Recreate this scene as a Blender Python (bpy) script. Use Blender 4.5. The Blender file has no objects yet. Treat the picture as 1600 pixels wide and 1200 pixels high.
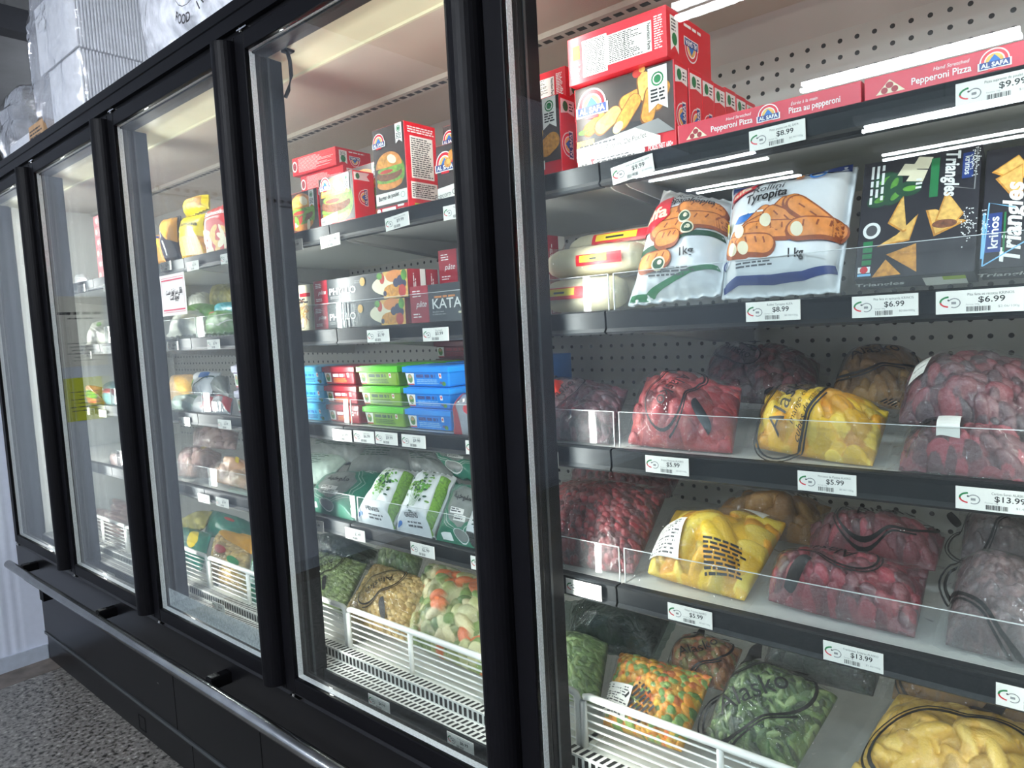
import bpy, bmesh, math, random, unicodedata
import numpy as np
from mathutils import Vector, Matrix

random.seed(7)
SC = bpy.context.scene
COL = SC.collection

# ------------------------------------------------------------------ camera, world, light, exposure
CAM = Vector((3.013, -0.8707, 1.5)); YAW, PIT, ROL, FPX = 0.71156, 0.08089, -0.05201, 1089.0
_f = Vector((-math.sin(YAW)*math.cos(PIT), math.cos(YAW)*math.cos(PIT), -math.sin(PIT)))
_r0 = _f.cross(Vector((0, 0, 1))).normalized(); _u0 = _r0.cross(_f)
CR = _r0*math.cos(ROL) + _u0*math.sin(ROL); CU = -_r0*math.sin(ROL) + _u0*math.cos(ROL); CF = _f
cd = bpy.data.cameras.new('camera'); cam = bpy.data.objects.new('camera', cd); COL.objects.link(cam)
cd.sensor_width = 36; cd.lens = 36*FPX/1600; cd.clip_start = 0.02
m = Matrix((CR, CU, -CF)).transposed().to_4x4(); m.translation = CAM; cam.matrix_world = m
SC.camera = cam

w = bpy.data.worlds.new('store_ambient'); SC.world = w; w.use_nodes = True
w.node_tree.nodes['Background'].inputs[0].default_value = (0.75, 0.8, 0.9, 1)
w.node_tree.nodes['Background'].inputs[1].default_value = 0.05
SC.view_settings.view_transform = 'Standard'; SC.view_settings.look = 'None'
SC.view_settings.gamma = 1; SC.view_settings.use_curve_mapping = False
SC.view_settings.exposure = 0.0
SC.cycles.use_denoising = True
SC.cycles.max_bounces = 8; SC.cycles.diffuse_bounces = 4; SC.cycles.glossy_bounces = 4
SC.cycles.transparent_max_bounces = 28; SC.cycles.transmission_bounces = 4
SC.cycles.caustics_reflective = False; SC.cycles.caustics_refractive = False
SC.cycles.sample_clamp_indirect = 4

W = 0.762                                   # door pitch
TUBE_STRENGTH, LED_W, CANOPY_W = 172.0, 4.4, 1.1

def area(name, loc, sx, sy, energy, col=(1, 1, 1), rot=(0, 0, 0)):
    l = bpy.data.lights.new(name, 'AREA'); l.shape = 'RECTANGLE'; l.size = sx; l.size_y = sy
    l.energy = energy; l.color = col
    o = bpy.data.objects.new(name, l); COL.objects.link(o); o.location = loc; o.rotation_euler = rot
    return o

# LED strips on the back of every door post, shining into the case
for k in range(-1, 5):
    x = k*W - 0.044 if 0 <= k < 4 else -0.70 if k < 0 else 3.085
    for s in ((-1, 1) if 0 <= k < 4 else ((1,) if k < 0 else (-1,))):
        area('post_led', (x + s*0.036, 0.098, 1.40), 0.014, 1.38, LED_W*(.5 if k == 4 else 1), (1.0, 0.975, 0.93),
             (math.pi/2, 0, math.radians(-s*68))).data.spread = math.radians(150)
# warm lamp strip under the canopy
for k in range(5):
    area('canopy_led', (-0.36 + k*W, 0.035, 2.135), 0.6, 0.02, CANOPY_W, (1.0, 0.93, 0.82), (math.radians(25), 0, 0))

# ------------------------------------------------------------------ helpers
def at(px, py, axis, val):
    """the point where the sight line of a photo pixel meets a plane x/y/z = val"""
    d = CF + CR*((px-800)/FPX) - CU*((py-600)/FPX)
    return CAM + d*((val - CAM[axis])/d[axis])
def atp(px, py, y0, z0, tilt):
    """the same for a plane rising from the line (y0, z0) into the case at a tilt in degrees"""
    n = Vector((0, -math.sin(math.radians(tilt)), math.cos(math.radians(tilt))))
    d = CF + CR*((px-800)/FPX) - CU*((py-600)/FPX)
    return CAM + d*((Vector((0, y0, z0)) - CAM).dot(n)/d.dot(n))

def lin(c):
    return tuple((x/255/12.92 if x <= 10.3 else ((x/255+0.055)/1.055)**2.4) for x in c)

MATS = {}
def M(name, rgb=None, rough=0.5, metal=0.0, noise=0.06, scale=40, bump=0.0, bscale=60, spec=0.5):
    if name in MATS: return MATS[name]
    m = bpy.data.materials.new(name); m.use_nodes = True; nt = m.node_tree; N = nt.nodes; L = nt.links
    b = N['Principled BSDF']; b.inputs['Roughness'].default_value = rough; b.inputs['Metallic'].default_value = metal
    b.inputs['Specular IOR Level'].default_value = spec
    c = lin(rgb)
    tc = N.new('ShaderNodeTexCoord'); nz = N.new('ShaderNodeTexNoise'); nz.inputs['Scale'].default_value = scale
    nz.inputs['Detail'].default_value = 4; L.new(tc.outputs['Object'], nz.inputs['Vector'])
    rp = N.new('ShaderNodeValToRGB'); L.new(nz.outputs['Fac'], rp.inputs[0])
    rp.color_ramp.elements[0].position = 0.3; rp.color_ramp.elements[1].position = 0.7
    rp.color_ramp.elements[0].color = tuple(max(0, x*(1-noise)) for x in c)+(1,)
    rp.color_ramp.elements[1].color = tuple(min(1, x*(1+noise)) for x in c)+(1,)
    L.new(rp.outputs[0], b.inputs['Base Color'])
    if bump:
        n2 = N.new('ShaderNodeTexNoise'); n2.inputs['Scale'].default_value = bscale; n2.inputs['Detail'].default_value = 3
        L.new(tc.outputs['Object'], n2.inputs['Vector'])
        bp = N.new('ShaderNodeBump'); bp.inputs['Strength'].default_value = bump; bp.inputs['Distance'].default_value = 0.01
        L.new(n2.outputs['Fac'], bp.inputs['Height']); L.new(bp.outputs[0], b.inputs['Normal'])
    MATS[name] = m; return m

def emit(name, rgb, strength):
    m = bpy.data.materials.new(name); m.use_nodes = True; nt = m.node_tree; nt.nodes.clear()
    e = nt.nodes.new('ShaderNodeEmission'); o = nt.nodes.new('ShaderNodeOutputMaterial')
    e.inputs[0].default_value = lin(rgb)+(1,); e.inputs[1].default_value = strength
    nt.links.new(e.outputs[0], o.inputs[0]); MATS[name] = m; return m

def clear(name, ior=1.5, mult=1.0, tint=(1, 1, 1), haze=0.0, hscale=22, hazecol=(0.8, 0.82, 0.82), rough=0.0, bump=0.0, bscale=30, stretch=(1, 1, 1), extra=0.0, hazeramp=None):
    """thin clear sheet: see-through, with a mirror share by angle, plus an optional milky share"""
    m = bpy.data.materials.new(name); m.use_nodes = True; nt = m.node_tree; N = nt.nodes; L = nt.links; N.clear()
    out = N.new('ShaderNodeOutputMaterial'); tr = N.new('ShaderNodeBsdfTransparent'); tr.inputs[0].default_value = tint+(1,)
    gl = N.new('ShaderNodeBsdfGlossy'); gl.inputs['Roughness'].default_value = rough
    ge = N.new('ShaderNodeNewGeometry')
    mm = N.new('ShaderNodeMath'); mm.operation = 'MULTIPLY_ADD'; mm.inputs[1].default_value = 1/ior-ior; mm.inputs[2].default_value = ior
    L.new(ge.outputs['Backfacing'], mm.inputs[0])
    fr = N.new('ShaderNodeFresnel'); L.new(mm.outputs[0], fr.inputs['IOR'])
    mu = N.new('ShaderNodeMath'); mu.operation = 'MULTIPLY_ADD'; mu.inputs[1].default_value = mult; mu.inputs[2].default_value = extra; mu.use_clamp = True
    L.new(fr.outputs[0], mu.inputs[0])
    base = tr
    tc = N.new('ShaderNodeTexCoord'); mp = N.new('ShaderNodeMapping'); mp.inputs['Scale'].default_value = stretch
    L.new(tc.outputs['Object'], mp.inputs[0])
    if haze:
        df = N.new('ShaderNodeBsdfDiffuse'); df.inputs[0].default_value = hazecol+(1,)
        mx = N.new('ShaderNodeMixShader'); L.new(tr.outputs[0], mx.inputs[1]); L.new(df.outputs[0], mx.inputs[2])
        nz = N.new('ShaderNodeTexNoise'); nz.inputs['Scale'].default_value = hscale; nz.inputs['Detail'].default_value = 5
        L.new(mp.outputs[0], nz.inputs[0])
        h2 = N.new('ShaderNodeMapRange'); h2.inputs[1].default_value = 0.3; h2.inputs[2].default_value = 0.7
        h2.inputs[3].default_value = haze*0.5; h2.inputs[4].default_value = haze*1.5
        L.new(nz.outputs['Fac'], h2.inputs[0]); L.new(h2.outputs[0], mx.inputs[0]); base = mx
    if bump:
        n2 = N.new('ShaderNodeTexNoise'); n2.inputs['Scale'].default_value = bscale; n2.inputs['Detail'].default_value = 4; n2.inputs['Distortion'].default_value = 1.2
        L.new(mp.outputs[0], n2.inputs[0])
        bp = N.new('ShaderNodeBump'); bp.inputs['Strength'].default_value = bump; bp.inputs['Distance'].default_value = 0.012
        L.new(n2.outputs['Fac'], bp.inputs['Height']); L.new(bp.outputs[0], gl.inputs['Normal']); L.new(bp.outputs[0], fr.inputs['Normal'])
    ms = N.new('ShaderNodeMixShader'); L.new(mu.outputs[0], ms.inputs[0]); L.new(base.outputs[0], ms.inputs[1]); L.new(gl.outputs[0], ms.inputs[2])
    L.new(ms.outputs[0], out.inputs[0]); MATS[name] = m; return m

LOC = {}                                        # world location of every thing
def props(o, label=None, cat=None, group=None, kind=None):
    if label: o['label'] = label
    if cat: o['category'] = cat
    if group: o['group'] = group
    if kind: o['kind'] = kind
    return o
def thing(name, label, cat, loc, group=None, kind=None):
    o = bpy.data.objects.new(name, None); COL.objects.link(o); o.location = loc; o.empty_display_size = 0.05
    LOC[o.name] = Vector(loc); return props(o, label, cat, group, kind)

class MB:
    def __init__(s): s.v = []; s.f = []; s.m = []
    def add(s, vs, fs, m=0):
        o = len(s.v); s.v += [tuple(p) for p in vs]; s.f += [tuple(i+o for i in f) for f in fs]
        s.m += ([m]*len(fs) if isinstance(m, int) else list(m)); return s
    def box(s, x0, x1, y0, y1, z0, z1, m=0):
        return s.add([(x, y, z) for z in (z0, z1) for y in (y0, y1) for x in (x0, x1)],
                     [(0, 2, 3, 1), (4, 5, 7, 6), (0, 1, 5, 4), (2, 6, 7, 3), (0, 4, 6, 2), (1, 3, 7, 5)], m)
    def obox(s, O, ex, ey, ez, m=0):            # oriented box from a corner and three edge vectors
        P = [O + ex*a + ey*b + ez*c for c in (0, 1) for b in (0, 1) for a in (0, 1)]
        return s.add(P, [(0, 2, 3, 1), (4, 5, 7, 6), (0, 1, 5, 4), (2, 6, 7, 3), (0, 4, 6, 2), (1, 3, 7, 5)], m)
    def prism(s, prof, x0, x1, m=0):            # closed (y, z) profile swept along x
        n = len(prof)
        s.add([(x, y, z) for x in (x0, x1) for y, z in prof],
              [(i, (i+1) % n, n+(i+1) % n, n+i) for i in range(n)] + [tuple(range(n-1, -1, -1)), tuple(range(n, 2*n))], m); return s
    def sweepz(s, prof, z0, z1, m=0):           # closed (x, y) profile swept along z
        n = len(prof)
        return s.add([(x, y, z) for z in (z0, z1) for x, y in prof],
                     [(i, (i+1) % n, n+(i+1) % n, n+i) for i in range(n)] + [tuple(range(n-1, -1, -1)), tuple(range(n, 2*n))], m)
    def tube(s, pts, r, n=8, m=0):
        pts = [Vector(p) for p in pts]; R = []
        for i, p in enumerate(pts):
            t = ((pts[i]-pts[i-1]).normalized() if i else Vector()) + ((pts[i+1]-pts[i]).normalized() if i < len(pts)-1 else Vector())
            t.normalize(); a = Vector((0, 0, 1)) if abs(t.z) < .9 else Vector((1, 0, 0))
            u = t.cross(a).normalized(); w_ = t.cross(u); rr = r[i] if isinstance(r, (list, tuple)) else r
            R.append([p + (u*math.cos(2*math.pi*k/n) + w_*math.sin(2*math.pi*k/n))*rr for k in range(n)])
        fs = [(i*n+k, i*n+(k+1) % n, (i+1)*n+(k+1) % n, (i+1)*n+k) for i in range(len(pts)-1) for k in range(n)]
        fs += [tuple(range(n-1, -1, -1)), tuple(range((len(pts)-1)*n, len(pts)*n))]
        return s.add([p for q in R for p in q], fs, m)
    def build(s, name, mats, parent=None, loc=None, smooth=False, bevel=0.0, col=None, **pr):
        o = bpy.data.objects.new(name, bpy.data.meshes.new(name)); COL.objects.link(o)
        if parent is not None:
            L0 = LOC[parent.name]; o.parent = parent
        else:
            if loc is None:
                a = np.array(s.v); loc = ((a[:, 0].min()+a[:, 0].max())/2, (a[:, 1].min()+a[:, 1].max())/2, a[:, 2].min())
            L0 = Vector(loc); o.location = L0
        LOC[o.name] = L0
        if parent is not None and not parent.parent and False: pass
        a = np.array(s.v) - np.array(L0)
        o.data.from_pydata(a.tolist(), [], s.f)
        if not isinstance(mats, (list, tuple)): mats = [mats]
        for q in mats: o.data.materials.append(q)
        if len(mats) > 1: o.data.polygons.foreach_set('material_index', s.m)
        if smooth: o.data.polygons.foreach_set('use_smooth', [True]*len(s.f))
        if col is not None:
            ca = o.data.color_attributes.new('Col', 'FLOAT_COLOR', 'POINT'); ca.data.foreach_set('color', np.asarray(col, dtype=np.float32).ravel())
        o.data.validate(); o.data.update()
        if bevel:
            b = o.modifiers.new('bevel', 'BEVEL'); b.width = bevel; b.segments = 2; b.limit_method = 'ANGLE'
        return props(o, **pr)
# ------------------------------------------------------------------ flat print: outlines, lettering and pictures laid on a surface
_TX = {}
def glyphs(txt, bold=0.0, shear=0.0, space=1.0):
    k = (txt, bold, shear, space)
    if k not in _TX:
        c = bpy.data.curves.new('lettering', 'FONT'); c.body = txt; c.size = 1; c.offset = bold; c.shear = shear; c.space_character = space
        c.resolution_u = 3; c.align_x = 'CENTER'; c.align_y = 'CENTER'
        o = bpy.data.objects.new('lettering', c); COL.objects.link(o)
        me = o.evaluated_get(bpy.context.evaluated_depsgraph_get()).to_mesh()
        me.calc_loop_triangles()
        V = np.array([(v.co.x, v.co.y) for v in me.vertices]) if len(me.vertices) else np.zeros((0, 2))
        F = [tuple(t.vertices) for t in me.loop_triangles]
        bpy.data.objects.remove(o); bpy.data.curves.remove(c)
        wd = (V[:, 0].max()-V[:, 0].min()) if len(V) else 1
        if len(V): V = V - (V.max(0)+V.min(0))/2
        _TX[k] = (V, F, wd)
    return _TX[k]
_AR = {}
for _c in range(0xFE70, 0xFEFD):
    _d = unicodedata.decomposition(chr(_c)).split()
    if len(_d) == 2: _AR[(_d[1], _d[0])] = chr(_c)
for _c in range(0xFB50, 0xFBFF):
    _d = unicodedata.decomposition(chr(_c)).split()
    if len(_d) == 2: _AR.setdefault((_d[1], _d[0]), chr(_c))
def arabic(s):                                  # join the letters and set them right to left
    o = []
    for wd in s.split():
        r = ''
        for i, ch in enumerate(wd):
            h = '%04X' % ord(ch)
            pv = i > 0 and ('%04X' % ord(wd[i-1]), '<initial>') in _AR
            nx = i < len(wd)-1 and (h, '<initial>') in _AR
            t = '<medial>' if pv and nx else '<final>' if pv else '<initial>' if nx else '<isolated>'
            r += _AR.get((h, t), ch)
        o.append(r[::-1])
    return ' '.join(o[::-1])

class Ink:
    """2-D print in metres; every item one step above the last; build() lays it on a surface"""
    def __init__(s): s.items = []; s.lv = 0; s.xf = None
    def _put(s, V, F, mat, lv=None):
        V = np.asarray(V, float)
        if s.xf:
            cx, cy, rot, sc = s.xf; c, q = math.cos(math.radians(rot))*sc, math.sin(math.radians(rot))*sc
            V = np.stack([cx+V[:, 0]*c-V[:, 1]*q, cy+V[:, 0]*q+V[:, 1]*c], 1)
        s.items.append((np.asarray(V, float), F, mat, s.lv if lv is None else lv)); s.lv += 0.1
        return s
    def up(s, n=1): s.lv = math.floor(s.lv)+n; return s
    def poly(s, pts, mat): return s._put(pts, [tuple(range(len(pts)))], mat)
    def rect(s, x0, y0, x1, y1, mat, n=1, k=1):
        V = [(x0+(x1-x0)*i/n, y0+(y1-y0)*j/k) for j in range(k+1) for i in range(n+1)]
        F = [(j*(n+1)+i, j*(n+1)+i+1, (j+1)*(n+1)+i+1, (j+1)*(n+1)+i) for j in range(k) for i in range(n)]
        return s._put(V, F, mat)
    def ell(s, x, y, rx, ry, mat, rot=0, n=20, a0=0, a1=360):
        c, q = math.cos(math.radians(rot)), math.sin(math.radians(rot)); V = [(x, y)]
        for i in range(n+1):
            a = math.radians(a0+(a1-a0)*i/n); X, Y = rx*math.cos(a), ry*math.sin(a); V.append((x+X*c-Y*q, y+X*q+Y*c))
        return s._put(V, [(0, i, i+1) for i in range(1, n+1)], mat)
    def line(s, pts, w_, mat, closed=False):
        P = [Vector(p) for p in pts]; n = len(P); V = []
        for i in range(n):
            a = P[i-1] if (i or closed) else P[i]; b = P[(i+1) % n] if (i < n-1 or closed) else P[i]
            t = (b-a).normalized(); nn = Vector((-t.y, t.x))*w_/2; V += [P[i]+nn, P[i]-nn]
        F = [(2*i, 2*i+1, (2*i+3) % (2*n), (2*i+2) % (2*n)) for i in range(n if closed else n-1)]
        return s._put(V, F, mat)
    def arc(s, x, y, r, a0, a1, w_, mat, n=14, ry=None):
        ry = ry or r
        return s.line([(x+r*math.cos(math.radians(a0+(a1-a0)*i/n)), y+ry*math.sin(math.radians(a0+(a1-a0)*i/n))) for i in range(n+1)], w_, mat)
    def cap(s, x, y, l, w_, rot, mat):          # sausage shape
        n = 8; c, q = math.cos(math.radians(rot)), math.sin(math.radians(rot)); V = []
        for e, a0 in ((1, -90), (-1, 90)):
            for i in range(n+1):
                a = math.radians(a0+180*i/n); X, Y = e*(l-w_)/2+w_/2*math.cos(a), w_/2*math.sin(a); V.append((x+X*c-Y*q, y+X*q+Y*c))
        return s.poly(V, mat)
    def text(s, t, x, y, h, mat, rot=0, wid=None, bold=0.0, shear=0.0, al='c', space=1.0):
        V, F, wd = glyphs(t, bold, shear, space)
        if not len(V): return s
        sx = h/0.72; sy = sx
        if wid: sx = wid/wd
        U = V*np.array([sx, sy])
        if al == 'l': U[:, 0] += wd*sx/2
        if al == 'r': U[:, 0] -= wd*sx/2
        c, q = math.cos(math.radians(rot)), math.sin(math.radians(rot))
        U = np.stack([x+U[:, 0]*c-U[:, 1]*q, y+U[:, 0]*q+U[:, 1]*c], 1)
        return s._put(U, F, mat)
    def lines(s, x0, y0, x1, y1, n, mat, fill=0.5, ragged=0.3):   # rows of small print too fine to read
        r = random.Random(int(abs(x0*7919+y0*104729)*1e4))
        for i in range(n):
            y = y1-(y1-y0)*(i+0.5)/n; h = (y1-y0)/n*fill; x = x0
            xe = x1-(x1-x0)*ragged*r.random()
            V = []; F = []
            while x < xe:
                l = (y1-y0)/n*(0.8+2.2*r.random()); e = min(x+l, xe); o = len(V)
                V += [(x, y-h/2), (e, y-h/2), (e, y+h/2), (x, y+h/2)]; F.append((o, o+1, o+2, o+3)); x = e+(y1-y0)/n*0.45
            if V: s._put(V, F, mat); s.lv -= 0.1
        s.lv += 0.1; return s
    def bars(s, x0, y0, x1, y1, mat, n=26):      # bar code
        r = random.Random(int(x0*1e5)+n); x = x0; u = (x1-x0)/n/2; V = []; F = []
        while x < x1-u:
            b = u*r.choice((.7, .7, 1.3, 2)); o = len(V)
            V += [(x, y0), (min(x+b, x1), y0), (min(x+b, x1), y1), (x, y1)]; F.append((o, o+1, o+2, o+3)); x += b+u*r.choice((.8, .8, 1.6))
        return s._put(V, F, mat)
    def fine(s, L):                              # cut long pieces so that they follow a curved surface
        for n, (V, F, mat, lv) in enumerate(s.items):
            b = bmesh.new(); vs = [b.verts.new((p[0], p[1], 0)) for p in V]
            for f in F:
                try: b.faces.new([vs[i] for i in f])
                except ValueError: pass
            bmesh.ops.triangulate(b, faces=b.faces[:])
            for _ in range(7):
                es = [e for e in b.edges if e.calc_length() > L]
                if not es or len(b.faces) > 6000: break
                bmesh.ops.subdivide_edges(b, edges=es, cuts=1); bmesh.ops.triangulate(b, faces=[f for f in b.faces if len(f.verts) > 3])
            b.verts.index_update(); s.items[n] = (np.array([v.co[:2] for v in b.verts]), [tuple(v.index for v in f.verts) for f in b.faces], mat, lv); b.free()
        return s
    def build(s, name, parent, fn, lift=0.0003, step=0.0003, fine=0, **pr):
        mb = MB(); mats = []
        if fine: s.fine(fine)
        for V, F, mat, lv in s.items:
            if mat not in mats: mats.append(mat)
            P = [fn(p[0], p[1], lift+step*lv) for p in V]; mb.add(P, F, mats.index(mat))
        return mb.build(name, mats, parent, **pr)
# ------------------------------------------------------------------ materials
BLACK = M('black_powder_coat', (8, 8, 10), 0.5, noise=.15, scale=120, spec=.06)
BLACKS = M('black_satin_metal', (9, 9, 12), 0.42, noise=.1, spec=.08)
PANEL = M('black_sheet_metal', (12, 12, 14), 0.3, noise=.12, scale=8, spec=.22)
DARKG = M('dark_gasket', (38, 44, 48), 0.5)
LIP = M('charcoal_price_rail', (27, 32, 35), 0.5, noise=.08, spec=.25)
STEEL = M('brushed_steel', (165, 167, 167), 0.22, 1.0, noise=.15, scale=15)
CHROME = M('bright_metal', (215, 215, 215), 0.18, 1.0)
SPACER = M('silver_pane_spacer', (222, 224, 226), 0.5, 0.0, noise=.25, scale=320)
WHITEM = M('white_enamel', (222, 222, 216), 0.35, noise=.04)
WIREW = M('white_coated_wire', (236, 236, 230), 0.35, noise=.03)
INNER = M('case_liner', (196, 192, 186), 0.55, noise=.06, scale=6)
CANOPY = M('canopy_liner', (202, 190, 176), 0.6, noise=.07, scale=5)
CREAM = M('cream_canopy_edge', (222, 218, 188), 0.4, noise=.06, scale=9)
DUCT = M('duct_strip', (206, 200, 188), 0.5)
BLK = M('ink_black', (18, 18, 20), 0.5); WHT = M('ink_white', (238, 238, 234), 0.5)
GREYI = M('ink_grey', (140, 140, 140), 0.6); DGREY = M('ink_dark_grey', (78, 78, 80), 0.6)
RED = M('carton_red', (214, 26, 42), 0.32, noise=.05); REDD = M('ink_dark_red', (158, 28, 44), 0.4)
NAVY = M('ink_navy', (28, 58, 128), 0.4); BLUE = M('ink_blue', (28, 110, 190), 0.4); LBLUE = M('ink_light_blue', (130, 190, 232), 0.4)
GREEN = M('ink_green', (20, 120, 64), 0.4); LEAF = M('leaf_green', (86, 148, 44), 0.5, noise=.5, scale=60); DKGREEN = M('ink_dark_green', (16, 70, 40), 0.5)
YEL = M('ink_yellow', (236, 206, 40), 0.4); LIME = M('ink_lime', (170, 196, 40), 0.5)
PAPER = M('white_paper', (236, 234, 226), 0.7, noise=.02)

def dots_mat(name, base, hole, pitch, rad, ox=0, oz=0):
    m = bpy.data.materials.new(name); m.use_nodes = True; nt = m.node_tree; N = nt.nodes; L = nt.links; b = N['Principled BSDF']
    tc = N.new('ShaderNodeTexCoord'); sp = N.new('ShaderNodeSeparateXYZ'); L.new(tc.outputs['Object'], sp.inputs[0])
    def fr(sock, off):
        a = N.new('ShaderNodeMath'); a.operation = 'ADD'; a.inputs[1].default_value = off; L.new(sock, a.inputs[0])
        p = N.new('ShaderNodeMath'); p.operation = 'PINGPONG'; p.inputs[1].default_value = pitch/2; L.new(a.outputs[0], p.inputs[0])
        q = N.new('ShaderNodeMath'); q.operation = 'POWER'; q.inputs[1].default_value = 2; L.new(p.outputs[0], q.inputs[0]); return q
    s = N.new('ShaderNodeMath'); s.operation = 'ADD'; L.new(fr(sp.outputs[0], ox).outputs[0], s.inputs[0]); L.new(fr(sp.outputs[2], oz).outputs[0], s.inputs[1])
    lt = N.new('ShaderNodeMath'); lt.operation = 'LESS_THAN'; lt.inputs[1].default_value = rad*rad; L.new(s.outputs[0], lt.inputs[0])
    nz = N.new('ShaderNodeTexNoise'); nz.inputs['Scale'].default_value = 5; L.new(tc.outputs['Object'], nz.inputs[0])
    rp = N.new('ShaderNodeValToRGB'); c = lin(base); rp.color_ramp.elements[0].color = tuple(x*.92 for x in c)+(1,); rp.color_ramp.elements[1].color = tuple(min(1, x*1.06) for x in c)+(1,)
    L.new(nz.outputs['Fac'], rp.inputs[0])
    mx = N.new('ShaderNodeMix'); mx.data_type = 'RGBA'; L.new(lt.outputs[0], mx.inputs[0]); L.new(rp.outputs[0], mx.inputs[6]); mx.inputs[7].default_value = lin(hole)+(1,)
    L.new(mx.outputs[2], b.inputs['Base Color']); b.inputs['Roughness'].default_value = .5
    return m
PEG = dots_mat('perforated_back', (196, 194, 188), (18, 18, 18), 0.033, 0.0048)
# glazing: two sheets per pane, each with its share of mirror
GLASS = clear('door_glass', 1.33, mult=.95, tint=(.93, .95, .95), rough=.0)
ACRYL = clear('clear_acrylic', 1.3, mult=.8, tint=(.96, .97, .97), haze=.03)
ACRE = M('acrylic_edge', (214, 220, 220), 0.2)

def floor_mat():
    m = bpy.data.materials.new('speckled_floor'); m.use_nodes = True; nt = m.node_tree; N = nt.nodes; L = nt.links; b = N['Principled BSDF']
    tc = N.new('ShaderNodeTexCoord'); v = N.new('ShaderNodeTexNoise'); v.inputs['Scale'].default_value = 62; v.inputs['Detail'].default_value = 3; v.inputs['Roughness'].default_value = .6
    L.new(tc.outputs['Object'], v.inputs[0]); rp = N.new('ShaderNodeValToRGB'); e = rp.color_ramp.elements
    e[0].position = .36; e[0].color = lin((40, 39, 37))+(1,); e[1].position = .47; e[1].color = lin((118, 115, 110))+(1,)
    e = rp.color_ramp.elements.new(.6); e.color = lin((134, 131, 125))+(1,); e = rp.color_ramp.elements.new(.74); e.color = lin((190, 187, 180))+(1,)
    L.new(v.outputs['Fac'], rp.inputs[0]); L.new(rp.outputs[0], b.inputs['Base Color']); b.inputs['Roughness'].default_value = .35
    return m
FLOOR = floor_mat()
CONC = M('bare_concrete', (112, 104, 97), .6, noise=.35, scale=14)

# ------------------------------------------------------------------ the room
FZ = 0.05
MB().box(-3, 9, -9, 2.6, FZ-.1, FZ).build('floor', FLOOR, kind='structure')
MB().box(-.80, -.63, -3, 0.085, FZ-.02, FZ+.0012).build('trim_1', CONC, kind='structure')
MB().box(-6, 9, -9, 2.6, 3.45, 3.55).build('ceiling', M('dark_open_ceiling', (120, 121, 124), .8, noise=.2, scale=2), kind='structure')
MB().box(-6, 9, 2.5, 2.6, FZ, 3.5).build('wall_back', M('dim_back_wall', (104, 105, 108), .8), kind='structure')
MB().box(-6, 9, -9.1, -9, FZ-.1, 3.5).build('wall_front', M('far_store_wall', (150, 152, 156), .7, noise=.1, scale=1), kind='structure')
MB().box(9, 9.1, -9, 2.6, FZ-.1, 3.5).build('wall_right', M('far_store_wall'), kind='structure')
MB().box(-6, -5.9, 0, 2.6, FZ-.1, 3.5).build('wall_rear_left', M('dim_back_wall'), kind='structure')
mb = MB(); n = 64                              # ribbed insulated panel wall closing the left end
prof = []
for i in range(n*8+1):
    y = -9 + 9.0*i/(n*8); prof.append((-.806 + .0035*math.cos(2*math.pi*y/.055)**1, y))
prof = [(-.806+.0009*math.cos(2*math.pi*(-3*i/480)/.04), -3*i/480) for i in range(481)] + [(-.806, -9), (-.9, -9), (-.9, 0)]
MB().box(-.9, -.806, .0, .10, FZ, 2.2).build('trim_2', M('white_panel_wall', (222, 230, 246), .42, noise=.02), kind='structure')
mb.sweepz(prof, FZ, 3.45).build('wall_left', M('white_panel_wall', (222, 230, 246), .42, noise=.02), kind='structure')
MB().box(-.802, -.792, -9, .078, FZ, FZ+.07).build('baseboard_left', M('wall_base_channel', (188, 198, 212), .4), kind='structure')
BEAM = MB().box(-1.62, -1.5, .12, 2.5, 3.235, 3.36).build('beam', M('dark_steel_beam', (46, 48, 54), .6), kind='structure')

# ceiling lamps: pairs of fluorescent tubes under a slim housing, rows parallel to the case
TUBE = emit('lit_tube', (240, 246, 255), TUBE_STRENGTH)
HOUS = M('lamp_housing', (205, 207, 210), .5)
rows = [(-2.40, [(1.31, 1.28), (2.66, 1.28), (4.0, 1.28)], .065), (-4.1, [(1.36, 1.28), (2.71, 1.28), (4.1, 1.28)], .065), (-5.65, [(1.36, 1.28), (2.71, 1.28)], .065), (-5.83, [(-.99, 1.5)], .17), (-7.02, [(-1.34, 1.78), (1.2, 1.28)], .13), (1.75, [(-3.4, 1.28), (-1.9, 1.28), (.2, 1.28)], .065)]
ordw = ['nearest row', 'second row', 'third row', 'row over the left aisle', 'farthest row', 'added row behind the freezer']  # last row is an added, unseen one that brightens the back and the top bags
for ri, (y, xs, sp) in enumerate(rows):
    for xi, (x, ln) in enumerate(xs):
        t = thing('ceiling_light', 'twin tube ceiling lamp, %s from the panel wall, %s' % (('first', 'second', 'third', 'fourth', 'fifth')[xi], ordw[ri]), 'lamp', (x+ln/2, y, 3.04), 'twin tube ceiling lamps')
        MB().box(x, x+ln, y-sp-.03, y+sp+.03, 3.04, 3.10).build('housing', HOUS, t)
        MB().tube([(x+ln/2, y, 3.10), (x+ln/2, y, 3.45)], .008, 6).build('hanger', STEEL, t)
        for s in (-sp, sp):
            MB().tube([(x+.03+(.05 if s > 0 else 0), y+s, 3.0), (x+ln-.03, y+s, 3.0)], .012, 6).build('tube', TUBE, t)

# ------------------------------------------------------------------ the freezer case
XL, XR = -.785, 3.16
case = thing('display_freezer', 'long black upright display freezer with five glass doors', 'freezer', ((XL+XR)/2, .4, FZ))
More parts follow.
